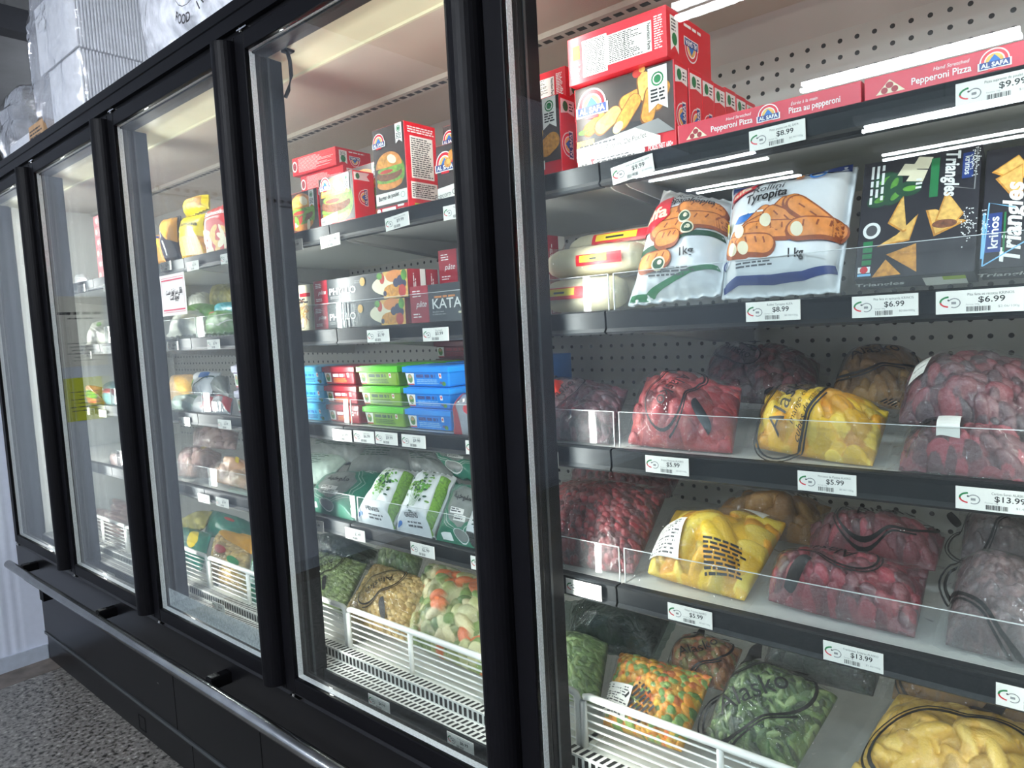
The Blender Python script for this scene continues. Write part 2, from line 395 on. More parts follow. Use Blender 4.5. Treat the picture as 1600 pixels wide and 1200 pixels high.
# body shell
MB().box(XL, XL+.06, .03, .86, .44, 2.262).build('side_panel', PANEL, case)
MB().box(XR-.03, XR, .03, .86, .44, 2.262).build('side_panel', PANEL, case)
MB().box(XL+.05, XR-.02, .80, .86, .44, 2.262).build('rear_shell', PANEL, case)
MB().box(XL, XR, .0, .86, 2.19, 2.262).build('top_panel', PANEL, case)
mb = MB(); mb.prism([(-.012, 2.207), (-.012, 2.236), (-.009, 2.238), (-.009, 2.240), (-.012, 2.242), (-.012, 2.266), (.012, 2.266), (.012, 2.207)], XL-.003, XR, 0)
mb.build('header_rail', BLACKS, case)
MB().box(XL, XR, .012, .05, 2.15, 2.21).build('header_recess', M('recess_black', (8, 8, 9), .6), case)
# lower front
prof = [(.0, .636), (-.004, .63), (-.004, .50), (.012, .455), (.03, .444), (.09, .444), (.09, .60), (.05, .636)]
MB().prism(prof, XL, XR).build('front_panel', PANEL, case)
xs = [-.79, .615, 1.18, 2.1, XR]
for a, b in zip(xs[:-1], xs[1:]):
    mb = MB(); mb.prism([(.072, .19), (.072, .444), (.09, .444), (.09, .19)], a+.0015, b-.0015); mb.build('access_panel', PANEL, case, bevel=.002)
MB().prism([(.068, .178), (.068, .19), (.10, .19), (.10, .178)], XL, XR).build('kick_trim', M('grey_trim', (62, 66, 68), .4), case)
for a, b in zip([-.79, .70, 2.0], [.70, 2.0, XR]):
    MB().box(a+.001, b-.001, .08, .10, FZ, .178).build('kick_plate', PANEL, case, bevel=.0015)
mb = MB(); q = at(222, 1130, 1, .079)
for d in (((0, .05), (0, .004)),):
    mb.box(q.x-.03, q.x+.03, .0785, .081, q.z-.028, q.z-.025); mb.box(q.x-.03, q.x+.03, .0785, .081, q.z+.025, q.z+.028)
    mb.box(q.x-.03, q.x-.027, .0785, .081, q.z-.028, q.z+.028); mb.box(q.x+.027, q.x+.03, .0785, .081, q.z-.028, q.z+.028)
mb.build('access_hatch', M('recess_black'), case)
q = at(247, 1067, 1, .071); MB().box(q.x-.006, q.x+.006, .070, .0725, q.z-.003, q.z+.003).build('rivet', CHROME, case)
MB().box(-.60, -.55, .02, .07, .40, .446).build('end_bracket', BLACK, case)
# bumper rail
RY, RZ = -.072, .582
MB().tube([(-.64, RY, RZ), (XR, RY, RZ)], .0165, 16).build('bumper_rail', STEEL, case, smooth=True)
for px, py in ((43, 884), (163, 958), (338, 1066)):
    x = at(px, py, 1, -.04).x
    b = MB().box(x-.016, x+.016, -.062, -.002, RZ-.012, RZ+.020).build('rail_bracket', BLACK, case, bevel=.003)
    MB().box(x-.012, x+.012, -.058, -.034, RZ+.0205, RZ+.0225).build('bracket_clip', CHROME, b)
for x in (2.05, 2.9):
    MB().box(x-.016, x+.016, -.062, -.002, RZ-.012, RZ+.020).build('rail_bracket', BLACK, case, bevel=.003)
# liner
for x in (XL+.06, XR-.038): MB().box(x, x+.008, .10, .80, .60, 2.15).build('side_liner', WHITEM, case)
def corr(x0, x1, z0, z1, y):
    mb = MB(); n = int((x1-x0)/.02); pr = [(x0+(x1-x0)*i/n, y+.002*math.sin(i*1.3)) for i in range(n+1)]+[(x1, y+.02), (x0, y+.02)]
    return mb.sweepz(pr, z0, z1)
MB().box(XL+.068, XR-.038, .750, .752, .66, 1.945).build('back_panel', PEG, case)
MB().box(2.30, XR-.038, .750, .752, 1.945, 2.085).build('upper_back_panel', PEG, case)
corr(XL+.068, 2.30, 1.945, 2.085, .75).build('ribbed_back_panel', INNER, case)
mb = MB(); mb.prism([(.70, 2.15), (.75, 2.085), (.77, 2.085), (.77, 2.16)], XL+.068, XR-.038); mb.build('back_cove', INNER, case)
MB().box(XL+.06, XR-.03, .15, .78, 2.148, 2.19).build('inner_ceiling', CANOPY, case)
MB().prism([(.045, 2.152), (.150, 2.1465), (.152, 2.142), (.158, 2.142), (.158, 2.19), (.045, 2.19)], XL+.06, XR-.03).build('canopy_edge', CREAM, case)
mb = MB(); mb.box(XL+.07, XR-.04, .418, .462, 2.136, 2.149)
du = mb.build('duct_strip', DUCT, case)
mb = MB(); x = XL+.09
while x < XR-.08:
    mb.box(x, x+.019, .432, .447, 2.1352, 2.137); x += .031
mb.build('duct_slot', BLK, du, kind='stuff')
# deck and grille
MB().box(XL+.068, XR-.038, .1556, .75, .66, .690).build('deck', WHITEM, case)
gm = MB(); gm.prism([(.085, .62), (.085, .667), (.130, .667), (.130, .695), (.1555, .695), (.1555, .62)], XL+.068, XR-.038)
gr = gm.build('intake_grille', WHITEM, case)
mb = MB(); x = XL+.08
while x < XR-.05:
    for (y0, y1, dx) in ((.0885, .1055, 0), (.1095, .1265, .0075)):
        mb.add([(x+dx, y0, .6676), (x+dx+.0078, y0, .6676), (x+dx+.0118, y1, .6676), (x+dx+.004, y1, .6676)], [(0, 1, 2, 3)])
    mb.add([(x, .1293, .671), (x+.0088, .1293, .671), (x+.0088, .1293, .691), (x, .1293, .691)], [(0, 1, 2, 3)])
    mb.add([(x, .1325, .6956), (x+.0078, .1325, .6956), (x+.0128, .1545, .6956), (x+.005, .1545, .6956)], [(0, 1, 2, 3)])
    x += .0150
mb.build('grille_slot', BLK, gr, kind='stuff')
MB().box(XL+.068, XR-.038, .079, .084, .60, .667).build('lower_price_rail', M('dark_price_rail', (30, 33, 35), .4), case)
MB().box(XL, XR, .02, .078, .58, .618).build('sill', BLACK, case)

# door posts and doors
for k in range(-1, 4):
    x1 = k*W - .003 if k >= 0 else -.703; x0 = x1-.082 if k >= 0 else XL
    p = MB().box(x0, x1, .034, .09, .62, 2.185).build('door_post', BLACK, case, bevel=.003)
    if 0 <= k:
        MB().box(x1-.0005, x1+.0015, .05, .056, .64, 2.17).build('post_gasket', DARKG, p)
GTOP, GBOT = 2.156, .680
for k in range(-1, 4):
    xs0 = k*W if k >= 0 else -.742; xo = xs0-.041 if k >= 0 else XL+.004; xh = (k+1)*W-.045 if k < 3 else 3.12; xr = xh-.055   # strip edge, outer left, outer right, right opening edge
    zt, zb = 2.195, .641
    fr = MB()
    fr.box(xo, xs0, -.006, .032, zb, zt); fr.box(xr, xh, -.006, .032, zb, zt)
    fr.box(xs0, xr, -.006, .032, GTOP, zt); fr.box(xs0, xr, -.006, .032, zb, GBOT)
    d = fr.build('door', BLACKS, case, bevel=.0025)
    g = MB(); g.box(xs0+.0002, xr-.0002, .0005, .0045, GBOT+.0002, GTOP-.0002); g.box(xs0+.0002, xr-.0002, .0185, .0225, GBOT+.0002, GTOP-.0002)
    g.build('glass_pane', GLASS, d)
    s = MB(); e = .0012
    s.box(xs0, xs0+e, .005, .018, GBOT, GTOP); s.box(xr-e, xr, .005, .018, GBOT, GTOP)
    s.box(xs0, xr, .005, .018, GBOT, GBOT+e); s.box(xs0, xr, .005, .018, GTOP-e, GTOP)
    s.build('pane_spacer', SPACER, d)
    if k == 1: MB().box(xs0+.01, xr-.01, .0228, .0234, GBOT+.004, GBOT+.06).build('condensation', clear('condensation_droplets', 1.3, mult=1, haze=.5, hscale=160, hazecol=(.8, .82, .82), rough=.3, bump=.8, bscale=150), d, kind='stuff')
    pr = [(xh-.0325+.0325*math.cos(math.radians(a)), -.006-.036*math.sin(math.radians(a))) for a in range(0, 181, 12)]
    MB().sweepz(pr+[(xh-.065, -.004), (xh, -.004)], .652, 2.186).build('handle', BLACKS, d, bevel=.002, smooth=False)
    for z, s_ in ((2.198, 1), (.632, -1)):
        h = MB(); h.box(xo+.02, xo+.062, -.010, .004, z, z+.003); h.tube([(xo+.028, -.004, z-.003*s_), (xo+.028, -.004, z+.007)], .004, 8)
        h.build('hinge', CHROME, d)
# cable hanging at the upper left of the fourth door, and its clip
cb = thing('lamp_cable', 'black lamp cable looping down inside the top corner of the fourth door', 'cable', (1.66, .07, 2.05))
pts = [at(446, 40, 1, .06), at(447, 75, 1, .06), at(453, 95, 1, .06), at(455, 118, 1, .06), at(451, 140, 1, .06), at(446, 152, 1, .06)]
MB().tube(pts, .0045, 8).build('cable_loop', BLACK, cb, smooth=True)
q = at(447, 72, 1, .06); MB().box(q.x-.012, q.x+.012, .052, .075, q.z-.014, q.z+.014).build('cable_clip', BLACK, cb, bevel=.003)
# ------------------------------------------------------------------ shelves
SHZ = [1.766, 1.520, 1.283, 1.042]            # top edge of each price rail
SN = ['top', 'second', 'third', 'lowest']
SECX = [-.683, .079, .841, 1.603, 2.365, 3.117]
SECN = ['behind the first door', 'behind the second door', 'behind the third door', 'behind the fourth door', 'behind the wide right-hand door']
DECKM = M('shelf_deck', (228, 228, 222), .45, noise=.03)
BRK = M('shelf_bracket', (176, 174, 168), .5)
CASEG = 'freezer shelves'
for si, z in enumerate(SHZ):
    for j in range(5):
        a, b = SECX[j]+.002, SECX[j+1]-.002
        t = thing('freezer_shelf', '%s shelf with charcoal price rail %s' % (SN[si], SECN[j]), 'shelf', ((a+b)/2, .45, z-.03), CASEG)
        MB().box(a, b, .148, .735, z-.020, z-.004).build('shelf_deck', DECKM, t)
        mb = MB(); mb.prism([(.130, z-.002), (.134, z), (.150, z), (.150, z-.040), (.133, z-.040), (.128, z-.036), (.132, z-.030), (.131, z-.008)], a, b)
        mb.build('price_rail', LIP, t)
        for x in (a+.012, b-.015):
            mb = MB(); mb.add([(xx, y, zz) for xx in (x, x+.003) for y, zz in ((.16, z-.021), (.735, z-.021), (.735, z-.085), (.60, z-.075), (.20, z-.036))],
                              [(4, 3, 2, 1, 0), (5, 6, 7, 8, 9)]+[(i, (i+1) % 5, 5+(i+1) % 5, 5+i) for i in range(5)])
            mb.build('bracket', BRK, t)
        if si and j >= 1:
            g = MB().box(a+.004, b-.004, .1515, .1535, z+.0005, z+.062).build('clear_guard', ACRYL, t)
            mb = MB(); mb.box(a+.004, b-.004, .1513, .1537, z+.062, z+.0628); mb.box(a+.0028, a+.0042, .1513, .1537, z+.0005, z+.0628); mb.box(b-.0042, b-.0028, .1513, .1537, z+.0005, z+.0628)
            mb.build('guard_edge', ACRE, g)
# front baskets on the deck
for j, (a, b) in enumerate([(-.68, .062), (.072, .745), (.757, 1.505), (1.517, 2.245), (2.258, 3.08)]):
    t = thing('basket_fence', 'white wire fence along the deck, %s' % SECN[j], 'wire fence', ((a+b)/2, .165, .690), 'white wire fences')
    z0, z1, y = .692, .795, .165
    mb = MB(); mb.tube([(a, y, z0), (a, y, z1-.012), (a+.004, y, z1-.003), (a+.013, y, z1), (b-.013, y, z1), (b-.004, y, z1-.003), (b, y, z1-.012), (b, y, z0)], .0072, 8)
    mb.build('top_rail', WIREW, t, smooth=True)
    n = max(1, round((b-a)/.24))
    for i in range(1, n): 
        x = a+(b-a)*i/n; MB().tube([(x, y, z0), (x, y, z1-.004)], .0062, 8).build('upright', WIREW, t, smooth=True)
    for i in range(6):
        z = z0+.006+i*.0155; MB().tube([(a, y+.004, z), (b, y+.004, z)], .0020, 6).build('wire', WIREW, t)
    for x in (a, b): MB().box(x-.012, x+.012, y-.0085, y+.05, .6903, .6922).build('foot_plate', WIREW, t)

# ------------------------------------------------------------------ price tags
TAGG = 'shelf price tags'
def tag(px, py, si, line, price, unit='', fmt='Format: 1kg', label=None, w_=.077, h=.028, tilt=0, y=None, kind=2, far=False):
    """a card clipped to the price rail; (px, py) is its upper left corner in the photograph"""
    y = y if y is not None else (.1265 if si is not None else .0775)
    P = at(px, py, 1, y); O = P - Vector((0, 0, h))
    r = math.radians(tilt); ex = Vector((math.cos(r), 0, math.sin(r))); ez = Vector((-math.sin(r), 0, math.cos(r)))
    O = P - ez*h
    t = MB().obox(O, ex*w_, Vector((0, .0012, 0)), ez*h).build('price_tag', PAPER, label=label, cat='price tag', group=TAGG)
    fn = lambda x, yy, l: O + ex*x + ez*yy + Vector((0, -l, 0))
    k = Ink(); s = w_/.077
    k.text(line, .049*s, .0225*h/.028, .0032, DGREY, wid=min(.046*s, .0017*len(line)))
    k.text(price, .050*s, .0155*h/.028, .0070, BLK, wid=.0046*len(price)*s, bold=.012)
    if not far:
        k.text(fmt, .0335*s, .0103*h/.028, .0019, GREYI, wid=.012*s)
        k.text(unit or '$%.2f/100g' % max(.05, float(price[1:])/10), .0645*s, .0065*h/.028, .0026, GREYI, wid=.018*s)
    k.build('price_print', t, fn, .0001, .0001)
    k = Ink(); k.bars(.028*s, .0022, .049*s, .0080, BLK, 22); k.build('bar_code', t, fn, .0001, .0001)
    k = Ink(); cx, cy = .0135*s, .0135
    k.arc(cx-.001, cy+.001, .0095, 95, 190, .0022, GREEN, ry=.006); k.arc(cx-.001, cy+.001, .0095, 185, 262, .0018, RED, ry=.006)
    k.arc(cx+.004, cy-.0005, .0062, -120, 150, .0012, GREYI, ry=.0055); k.rect(cx+.001, cy-.002, cx+.006, cy+.001, GREYI); k.ell(cx-.002, cy+.003, .0012, .0012, DGREY, n=8)
    k.build('store_logo', t, fn, .0001, .0001); return t
def T(px, py, si, line, price, label, **k): tag(px, py, si, line, price, label=label, **k)
# wide right-hand door
T(954, 263, 0, 'Lanieres de poulet AL SAFA', '$9.99', 'white price tag of 9.99 under the breaded chicken carton, tilted', tilt=7)
T(1170, 206, 0, 'Pizza pepperoni AL SAFA', '$8.99', 'white price tag of 8.99 on the top rail under the pepperoni pizza cartons', tilt=1)
T(1493, 132, 0, 'Pizza supreme de poulet AL SAFA', '$9.99', 'white price tag of 9.99 at the far right of the top rail', w_=.085)
T(1165, 473, 1, 'Rollini Tyropita ALFA', '$8.99', 'white price tag of 8.99 under the white and blue roll bag')
T(1331, 464, 1, 'Pita feta et epinards KRINOS', '$6.99', 'white price tag of 6.99 under the first black triangles carton', unit='$2.06/100g', fmt='Format: 340g')
T(1462, 456, 1, 'Pita feta et ricotta KRINOS', '$6.99', 'white price tag of 6.99 under the second black triangles carton', unit='$2.06/100g', fmt='Format: 340g', w_=.088)
T(821, 702, 2, 'Fruits melanges ALASKO', '$6.99', 'white price tag half hidden by the black post below the purple fruit bag', far=True, w_=.076)
T(1008, 711, 2, 'Fraises Entieres ALASKO', '$5.99', 'white price tag of 5.99 under the strawberry bag')
T(1246, 735, 2, 'Morceaux de Mangue ALASKO', '$5.99', 'white price tag of 5.99 under the diced mango bag')
T(1493, 759, 2, 'Cerises Sures ALASKO', '$13.99', 'white price tag of 13.99 under the dark cherry bags', w_=.085)
T(884, 903, 3, 'Groseilles Rouges ALASKO', '$6.99', 'white price tag of 6.99 under the red berry bag, lowest rail')
T(1043, 941, 3, 'Mangue Tranches ALASKO', '$5.99', 'white price tag of 5.99 under the sliced mango bag, lowest rail')
T(1286, 1000, 3, 'Framboises Entieres ALASKO', '$13.99', 'white price tag of 13.99 under the raspberry bag, lowest rail')
T(1556, 1066, 3, 'Petits fruits ALASKO', '$12.99', 'white price tag cut off at the right edge of the lowest rail')
# fourth door
D4 = ' behind the fourth door'
T(500, 371, 0, 'Burgers de boeuf AL SAFA', '$10.99', 'price tag under the beef burger cartons'+D4, tilt=2, far=True)
T(601, 342, 0, 'Burger poulet AL SAFA', '$9.99', 'price tag under the tall chicken burger carton'+D4, tilt=4, far=True)
T(692, 323, 0, 'Popcorn chicken AL SAFA', '$9.99', 'price tag under the popcorn chicken carton'+D4, far=True)
T(445, 378, 0, 'Burgers AL SAFA', '$9.99', 'price tag peeking out beside the dark post, top rail'+D4, far=True)
T(573, 516, 1, 'Pate phyllo', '$2.99', 'price tag under the phyllo cartons'+D4, far=True)
T(660, 513, 1, 'Pate kataifi', '$3.99', 'price tag under the kataifi cartons'+D4, far=True)
T(519, 670, 2, 'Corn cheese 250g', '$6.99', 'price tag under dark red tubs, first of four'+D4, far=True)
T(552, 672, 2, 'Akkawi cheese', '$6.99', 'price tag second of four under the tubs'+D4, far=True)
T(586, 674, 2, 'Nabulsi cheese', '$9.99', 'price tag under green tubs, third of four'+D4, far=True)
T(627, 678, 2, 'Nabulsi cheese', '$9.99', 'price tag under bright blue tubs, last of four'+D4, far=True)
T(727, 688, 2, 'Pita AL SAFA', '$7.99', 'price tag under the red and silver foil pack'+D4, far=True)
T(478, 809, 3, 'Molokhia', '$2.49', 'price tag half hidden by the dark post, lowest rail'+D4, far=True)
T(539, 823, 3, 'Molokhia hachee', '$2.49', 'price tag under the green leaf bags, lowest rail'+D4, far=True)
T(641, 846, 3, 'Feves vertes', '$2.99', 'price tag under the white greens bag, lowest rail'+D4, far=True)
T(735, 868, 3, 'Okra zero', '$3.99', 'price tag near the door handle, lowest rail'+D4, far=True)
T(472, 1034, None, 'Pois verts ALASKO', '$3.99', 'price tag low inside the glass at the left corner of the fourth door', far=True)
T(575, 1083, None, 'Pois chiches ALASKO', '$4.99', 'price tag low inside the glass, middle of the fourth door', far=True)
T(698, 1142, None, 'Melange legumes ALASKO', '$6.99', 'price tag low inside the glass, right part of the fourth door', far=True)
# third and second doors
D3 = ' behind the third door'
for px, py, si, lb in [(250, 411, 0, 'worn price tag left below the yellow snack packs'), (291, 410, 0, 'price tag under the yellow straw snack packs'), (344, 398, 0, 'price tag beside the handle under the red snack bag'),
                       (261, 534, 1, 'price tag left under the leafy vegetable bags'), (323, 531, 1, 'price tag right under the leafy vegetable bags'),
                       (279, 651, 2, 'price tag under the flat bread bag'), (340, 655, 2, 'price tag under the red and grey pouches'),
                       (309, 770, 3, 'left price tag under the wrapped meat'), (337, 776, 3, 'right price tag under the wrapped meat')]:
    T(px, py, si, 'Surgeles', '$5.99', lb+D3, far=True)
for px, py, lb in [(331, 938, 'pale price tag low inside the misted glass, left part of the third door'), (371, 972, 'pale price tag low inside the misted glass, right part of the third door')]:
    T(px, py, None, 'Legumes', '$4.99', lb, far=True)
D2 = ' behind the second door'
for px, py, si, lb in [(121, 446, 0, 'price tag on the nearly empty top rail'), (161, 444, 0, 'price tag beside the handle on the top rail'), (131, 543, 1, 'tilted price tag under the clear bag'), (160, 541, 1, 'price tag near the handle on the second rail'),
                       (136, 637, 2, 'price tag left under the mixed pouches'), (154, 640, 2, 'price tag right under the mixed pouches')]:
    T(px, py, si, 'Surgeles', '$4.99', lb+D2, far=True, tilt=(-14 if lb.startswith('tilted') else 0))
for px, py, lb in [(133, 870, 'faded price tag low inside the glass, left of the second door'), (167, 892, 'faded price tag low inside the glass, right of the second door')]:
    T(px, py, None, 'Legumes', '$4.99', lb, far=True)
# ------------------------------------------------------------------ packs: cartons, bags of loose frozen food, printed bags, tubs
def contents_mat():
    m = bpy.data.materials.new('frozen_pieces'); m.use_nodes = True; nt = m.node_tree; N = nt.nodes; L = nt.links; b = N['Principled BSDF']
    a = N.new('ShaderNodeAttribute'); a.attribute_name = 'Col'; tc = N.new('ShaderNodeTexCoord')
    nz = N.new('ShaderNodeTexNoise'); nz.inputs['Scale'].default_value = 260; nz.inputs['Detail'].default_value = 3; L.new(tc.outputs['Object'], nz.inputs[0])
    mr = N.new('ShaderNodeMapRange'); mr.inputs[1].default_value = .35; mr.inputs[2].default_value = .7; mr.inputs[3].default_value = .0; mr.inputs[4].default_value = .06; L.new(nz.outputs['Fac'], mr.inputs[0])
    mx = N.new('ShaderNodeMix'); mx.data_type = 'RGBA'; L.new(mr.outputs[0], mx.inputs[0]); L.new(a.outputs['Color'], mx.inputs[6]); mx.inputs[7].default_value = (.75, .72, .7, 1)
    L.new(mx.outputs[2], b.inputs['Base Color']); b.inputs['Roughness'].default_value = .42
    bp = N.new('ShaderNodeBump'); bp.inputs['Strength'].default_value = .35; bp.inputs['Distance'].default_value = .004
    L.new(nz.outputs['Fac'], bp.inputs['Height']); L.new(bp.outputs[0], b.inputs['Normal']); return m
FOOD = contents_mat()
FILM = clear('clear_bag_film', 1.5, mult=.75, haze=.015, rough=.035, bump=1.0, bscale=26, extra=.004)
FILMF = clear('frosted_bag_film', 1.5, mult=.7, haze=.12, hazecol=(.4, .4, .4), rough=.06, bump=.9, bscale=24, extra=.01)
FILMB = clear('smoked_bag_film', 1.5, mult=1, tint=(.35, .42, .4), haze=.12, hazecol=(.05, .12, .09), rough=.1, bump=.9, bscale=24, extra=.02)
PLAST = M('white_bag_plastic', (226, 228, 230), .3, noise=.03, bump=.25, bscale=22)

def srgb(*c): return lin(c)
PAL = dict(
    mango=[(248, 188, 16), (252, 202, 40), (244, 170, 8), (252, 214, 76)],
    fruit_shaded=[(150, 104, 36), (134, 92, 30), (164, 120, 50)],  # yellow fruit of the rear bags, their shade mixed into the colours
    straw=[(190, 28, 40), (202, 44, 50), (166, 20, 34), (212, 70, 60)],
    cherry=[(112, 12, 38), (84, 10, 34), (140, 20, 46), (66, 12, 36)],
    berry=[(100, 26, 52), (78, 20, 48), (120, 36, 62), (146, 66, 86)],
    rasp=[(164, 14, 48), (138, 10, 44), (190, 30, 62), (112, 12, 40)],
    curr=[(160, 14, 34), (130, 10, 30), (186, 30, 50), (92, 12, 28)],
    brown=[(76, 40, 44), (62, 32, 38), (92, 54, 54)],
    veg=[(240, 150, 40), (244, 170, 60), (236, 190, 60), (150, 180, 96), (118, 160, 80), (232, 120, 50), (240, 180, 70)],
    veg_shaded=[(150, 96, 50), (120, 110, 60), (140, 80, 44)],  # darkened copy of veg: the rear bag's shade is in these colours
    spin=[(54, 92, 38), (78, 116, 52), (36, 66, 30), (112, 144, 78), (150, 176, 112)],
    bean=[(110, 140, 78), (132, 158, 92), (90, 120, 66)],
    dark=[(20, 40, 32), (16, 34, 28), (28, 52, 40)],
    peach=[(226, 184, 70), (214, 168, 56), (236, 200, 96)],
    pea=[(120, 144, 76), (138, 160, 92), (104, 128, 66)],
    chick=[(206, 172, 104), (216, 186, 122), (192, 156, 88)],
    mix=[(150, 160, 96), (198, 196, 150), (176, 178, 120), (230, 122, 70), (112, 140, 72), (212, 202, 156), (92, 126, 60), (186, 186, 132), (128, 152, 84)],
    meat=[(176, 140, 128), (160, 120, 112), (192, 160, 146)],
    nug=[(206, 150, 100), (192, 134, 88), (216, 170, 120)],
    corn=[(226, 190, 110), (232, 200, 130), (214, 176, 92)])
rng = np.random.RandomState(11)
def prof(t, m, n, p):
    q = np.clip((t-m)/(1-2*m), 0, 1); return (1-np.abs(2*q-1)**n)**p
class Quad:
    """a pillow lying on four corners: base + normal * height"""
    def __init__(s, C, thick, m=.06, n=2.5, p=.7, seed=0, lump=.5):
        s.C = [np.array(c) for c in C]; s.t = thick; s.zf = min(c[2] for c in s.C)-.002; s.zf = max([s.zf]+[L+.0014 for L in (1.762, 1.516, 1.279, 1.038, .690) if L-.06 < s.zf < L+.02]); s.yf = .1785 if s.zf < .75 else .1552; s.m = m; s.n = n; s.p = p
        nn = np.cross(s.C[1]-s.C[3], s.C[2]-s.C[0]); s.N = nn/np.linalg.norm(nn)
        if s.N @ (np.array(CAM)-s.C[0]) < 0: s.N = -s.N
        s.w = (np.linalg.norm(s.C[1]-s.C[0])+np.linalg.norm(s.C[2]-s.C[3]))/2; s.h = (np.linalg.norm(s.C[3]-s.C[0])+np.linalg.norm(s.C[2]-s.C[1]))/2
        r = np.random.RandomState(seed+5); s.ph = r.rand(6, 3)*6.28; s.k = (r.rand(6, 2)-.5)*16; s.lump = lump
        s.folds = [(a, o, w_, h_) for a, o, w_, h_ in zip(r.rand(16)*math.pi, r.rand(16)*1.0-.1, .006+r.rand(16)*.008, (r.rand(16)-.35)*.0042)]
    def base(s, u, v):
        a, b, c, d = s.C; u = u[..., None]; v = v[..., None]
        return a*(1-u)*(1-v)+b*u*(1-v)+c*u*v+d*(1-u)*v
    def env(s, u, v):
        l = sum(np.sin(u*k[0]+v*k[1]+p[0]) for k, p in zip(s.k, s.ph))/6
        return s.t*prof(u, s.m, s.n, s.p)*prof(v, s.m, s.n, s.p)*(1+s.lump*l)
    def skin(s, u, v, amp=1.0):
        e = s.env(u, v); x, y = u*s.w, v*s.h; f = 0
        for a, o, w_, h_ in s.folds:
            d = x*math.cos(a)+y*math.sin(a)-o*(s.w*abs(math.cos(a))+s.h*abs(math.sin(a))); f = f+h_*np.exp(-(d/w_)**2)
        return e+amp*f+.0055
    def fn(s, up=0.0):
        def g(x, y, l):
            u = np.array(x/s.w); v = np.array(y/s.h); P = s.base(u, v)+s.N*(s.skin(u, v)+l+up); P[1] = max(P[1], s.yf-min(.0014, .2*(l+up))); P[2] = max(P[2], s.zf); return Vector(P)
        return g
def grid_faces(nu, nv, flip=False):
    F = [(j*nu+i, j*nu+i+1, (j+1)*nu+i+1, (j+1)*nu+i) for j in range(nv-1) for i in range(nu-1)]
    return [f[::-1] for f in F] if flip else F
def pieces(q, root, name, pal, size, asp=1.4, cover=.85, jit=.5, frost=0.0, mar=.02, sub=None):
    """the loose food inside a bag: heaped rounded pieces"""
    m = q.m+mar; st = max(size*.16, .0014); nu = int(min(170, max(60, q.w/st))); nv = int(min(150, max(50, q.h/st)))
    U, V = np.meshgrid(np.linspace(m, 1-m, nu), np.linspace(m, 1-m, nv))
    e1 = (q.C[1]-q.C[0])/np.linalg.norm(q.C[1]-q.C[0]); e2 = np.cross(q.N, e1); B0 = q.base(U, V)-q.C[0]; X, Y = B0@e1, B0@e2
    n = int(min(2600, cover*q.w*q.h/(size*size*1.4*math.sqrt(asp))))
    S0 = q.base(rng.rand(n), rng.rand(n))-q.C[0]; sx, sy = S0@e1, S0@e2; th = rng.rand(n)*math.pi; rr = size*(.75+.5*rng.rand(n)); zz = (rng.rand(n)-.5)*jit*size*2
    best = np.full(U.shape, -9.); idx = np.zeros(U.shape, int)
    for i in range(n):
        dx, dy = X-sx[i], Y-sy[i]; c, s_ = math.cos(th[i]), math.sin(th[i]); a = (dx*c+dy*s_)/(rr[i]*asp); b = (-dx*s_+dy*c)/(rr[i]/math.sqrt(asp))
        d = a*a+b*b; h = np.where(d < 1, np.sqrt(np.clip(1-d, 0, 1))*rr[i]*.9/math.sqrt(asp)+zz[i], -rr[i]*.5)
        k = h > best; best = np.where(k, h, best); idx = np.where(k, i, idx)
    e = q.env(U, V); g = np.clip(e/(size*1.3+1e-6), 0, 1); top = np.clip(e+(.0035+(best-np.percentile(best, 88))*1.25)*g, .0004+e*.5, e+.0045)
    B = q.base(U, V); P = np.concatenate([(B+q.N*top[..., None]).reshape(-1, 3), (B-q.N*(.22*e[..., None])).reshape(-1, 3)]); P[:, 2] = np.maximum(P[:, 2], q.zf+.0012); P[:, 1] = np.maximum(P[:, 1], q.yf+.0015)
    pc = np.array([lin(c) for c in PAL[pal]]); col = pc[rng.randint(len(pc), size=n)]*(.62+.5*rng.rand(n))[:, None]*(.62 if pal in ('rasp', 'curr', 'cherry', 'berry') else .75 if pal in ('straw', 'spin', 'pea') else 1); frost *= .45
    if frost: col = col*(1-frost)+np.array(lin((190, 182, 182)))*frost
    cc = np.concatenate([col[idx].reshape(-1, 3)]*2); cc = np.concatenate([np.clip(cc, 0, 1), np.ones((len(cc), 1))], 1)
    mb = MB(); mb.v = [tuple(p) for p in P]; o = nu*nv
    F = grid_faces(nu, nv)+[tuple(x+o for x in f) for f in grid_faces(nu, nv, True)]
    ring = [i for i in range(nu)]+[j*nu+nu-1 for j in range(1, nv)]+[(nv-1)*nu+i for i in range(nu-2, -1, -1)]+[j*nu for j in range(nv-2, 0, -1)]
    F += [(ring[i], ring[i]+o, ring[(i+1) % len(ring)]+o, ring[(i+1) % len(ring)]) for i in range(len(ring))]
    mb.f = F; mb.m = [0]*len(F); return mb.build(name, FOOD, root, smooth=True, col=cc, kind='stuff')
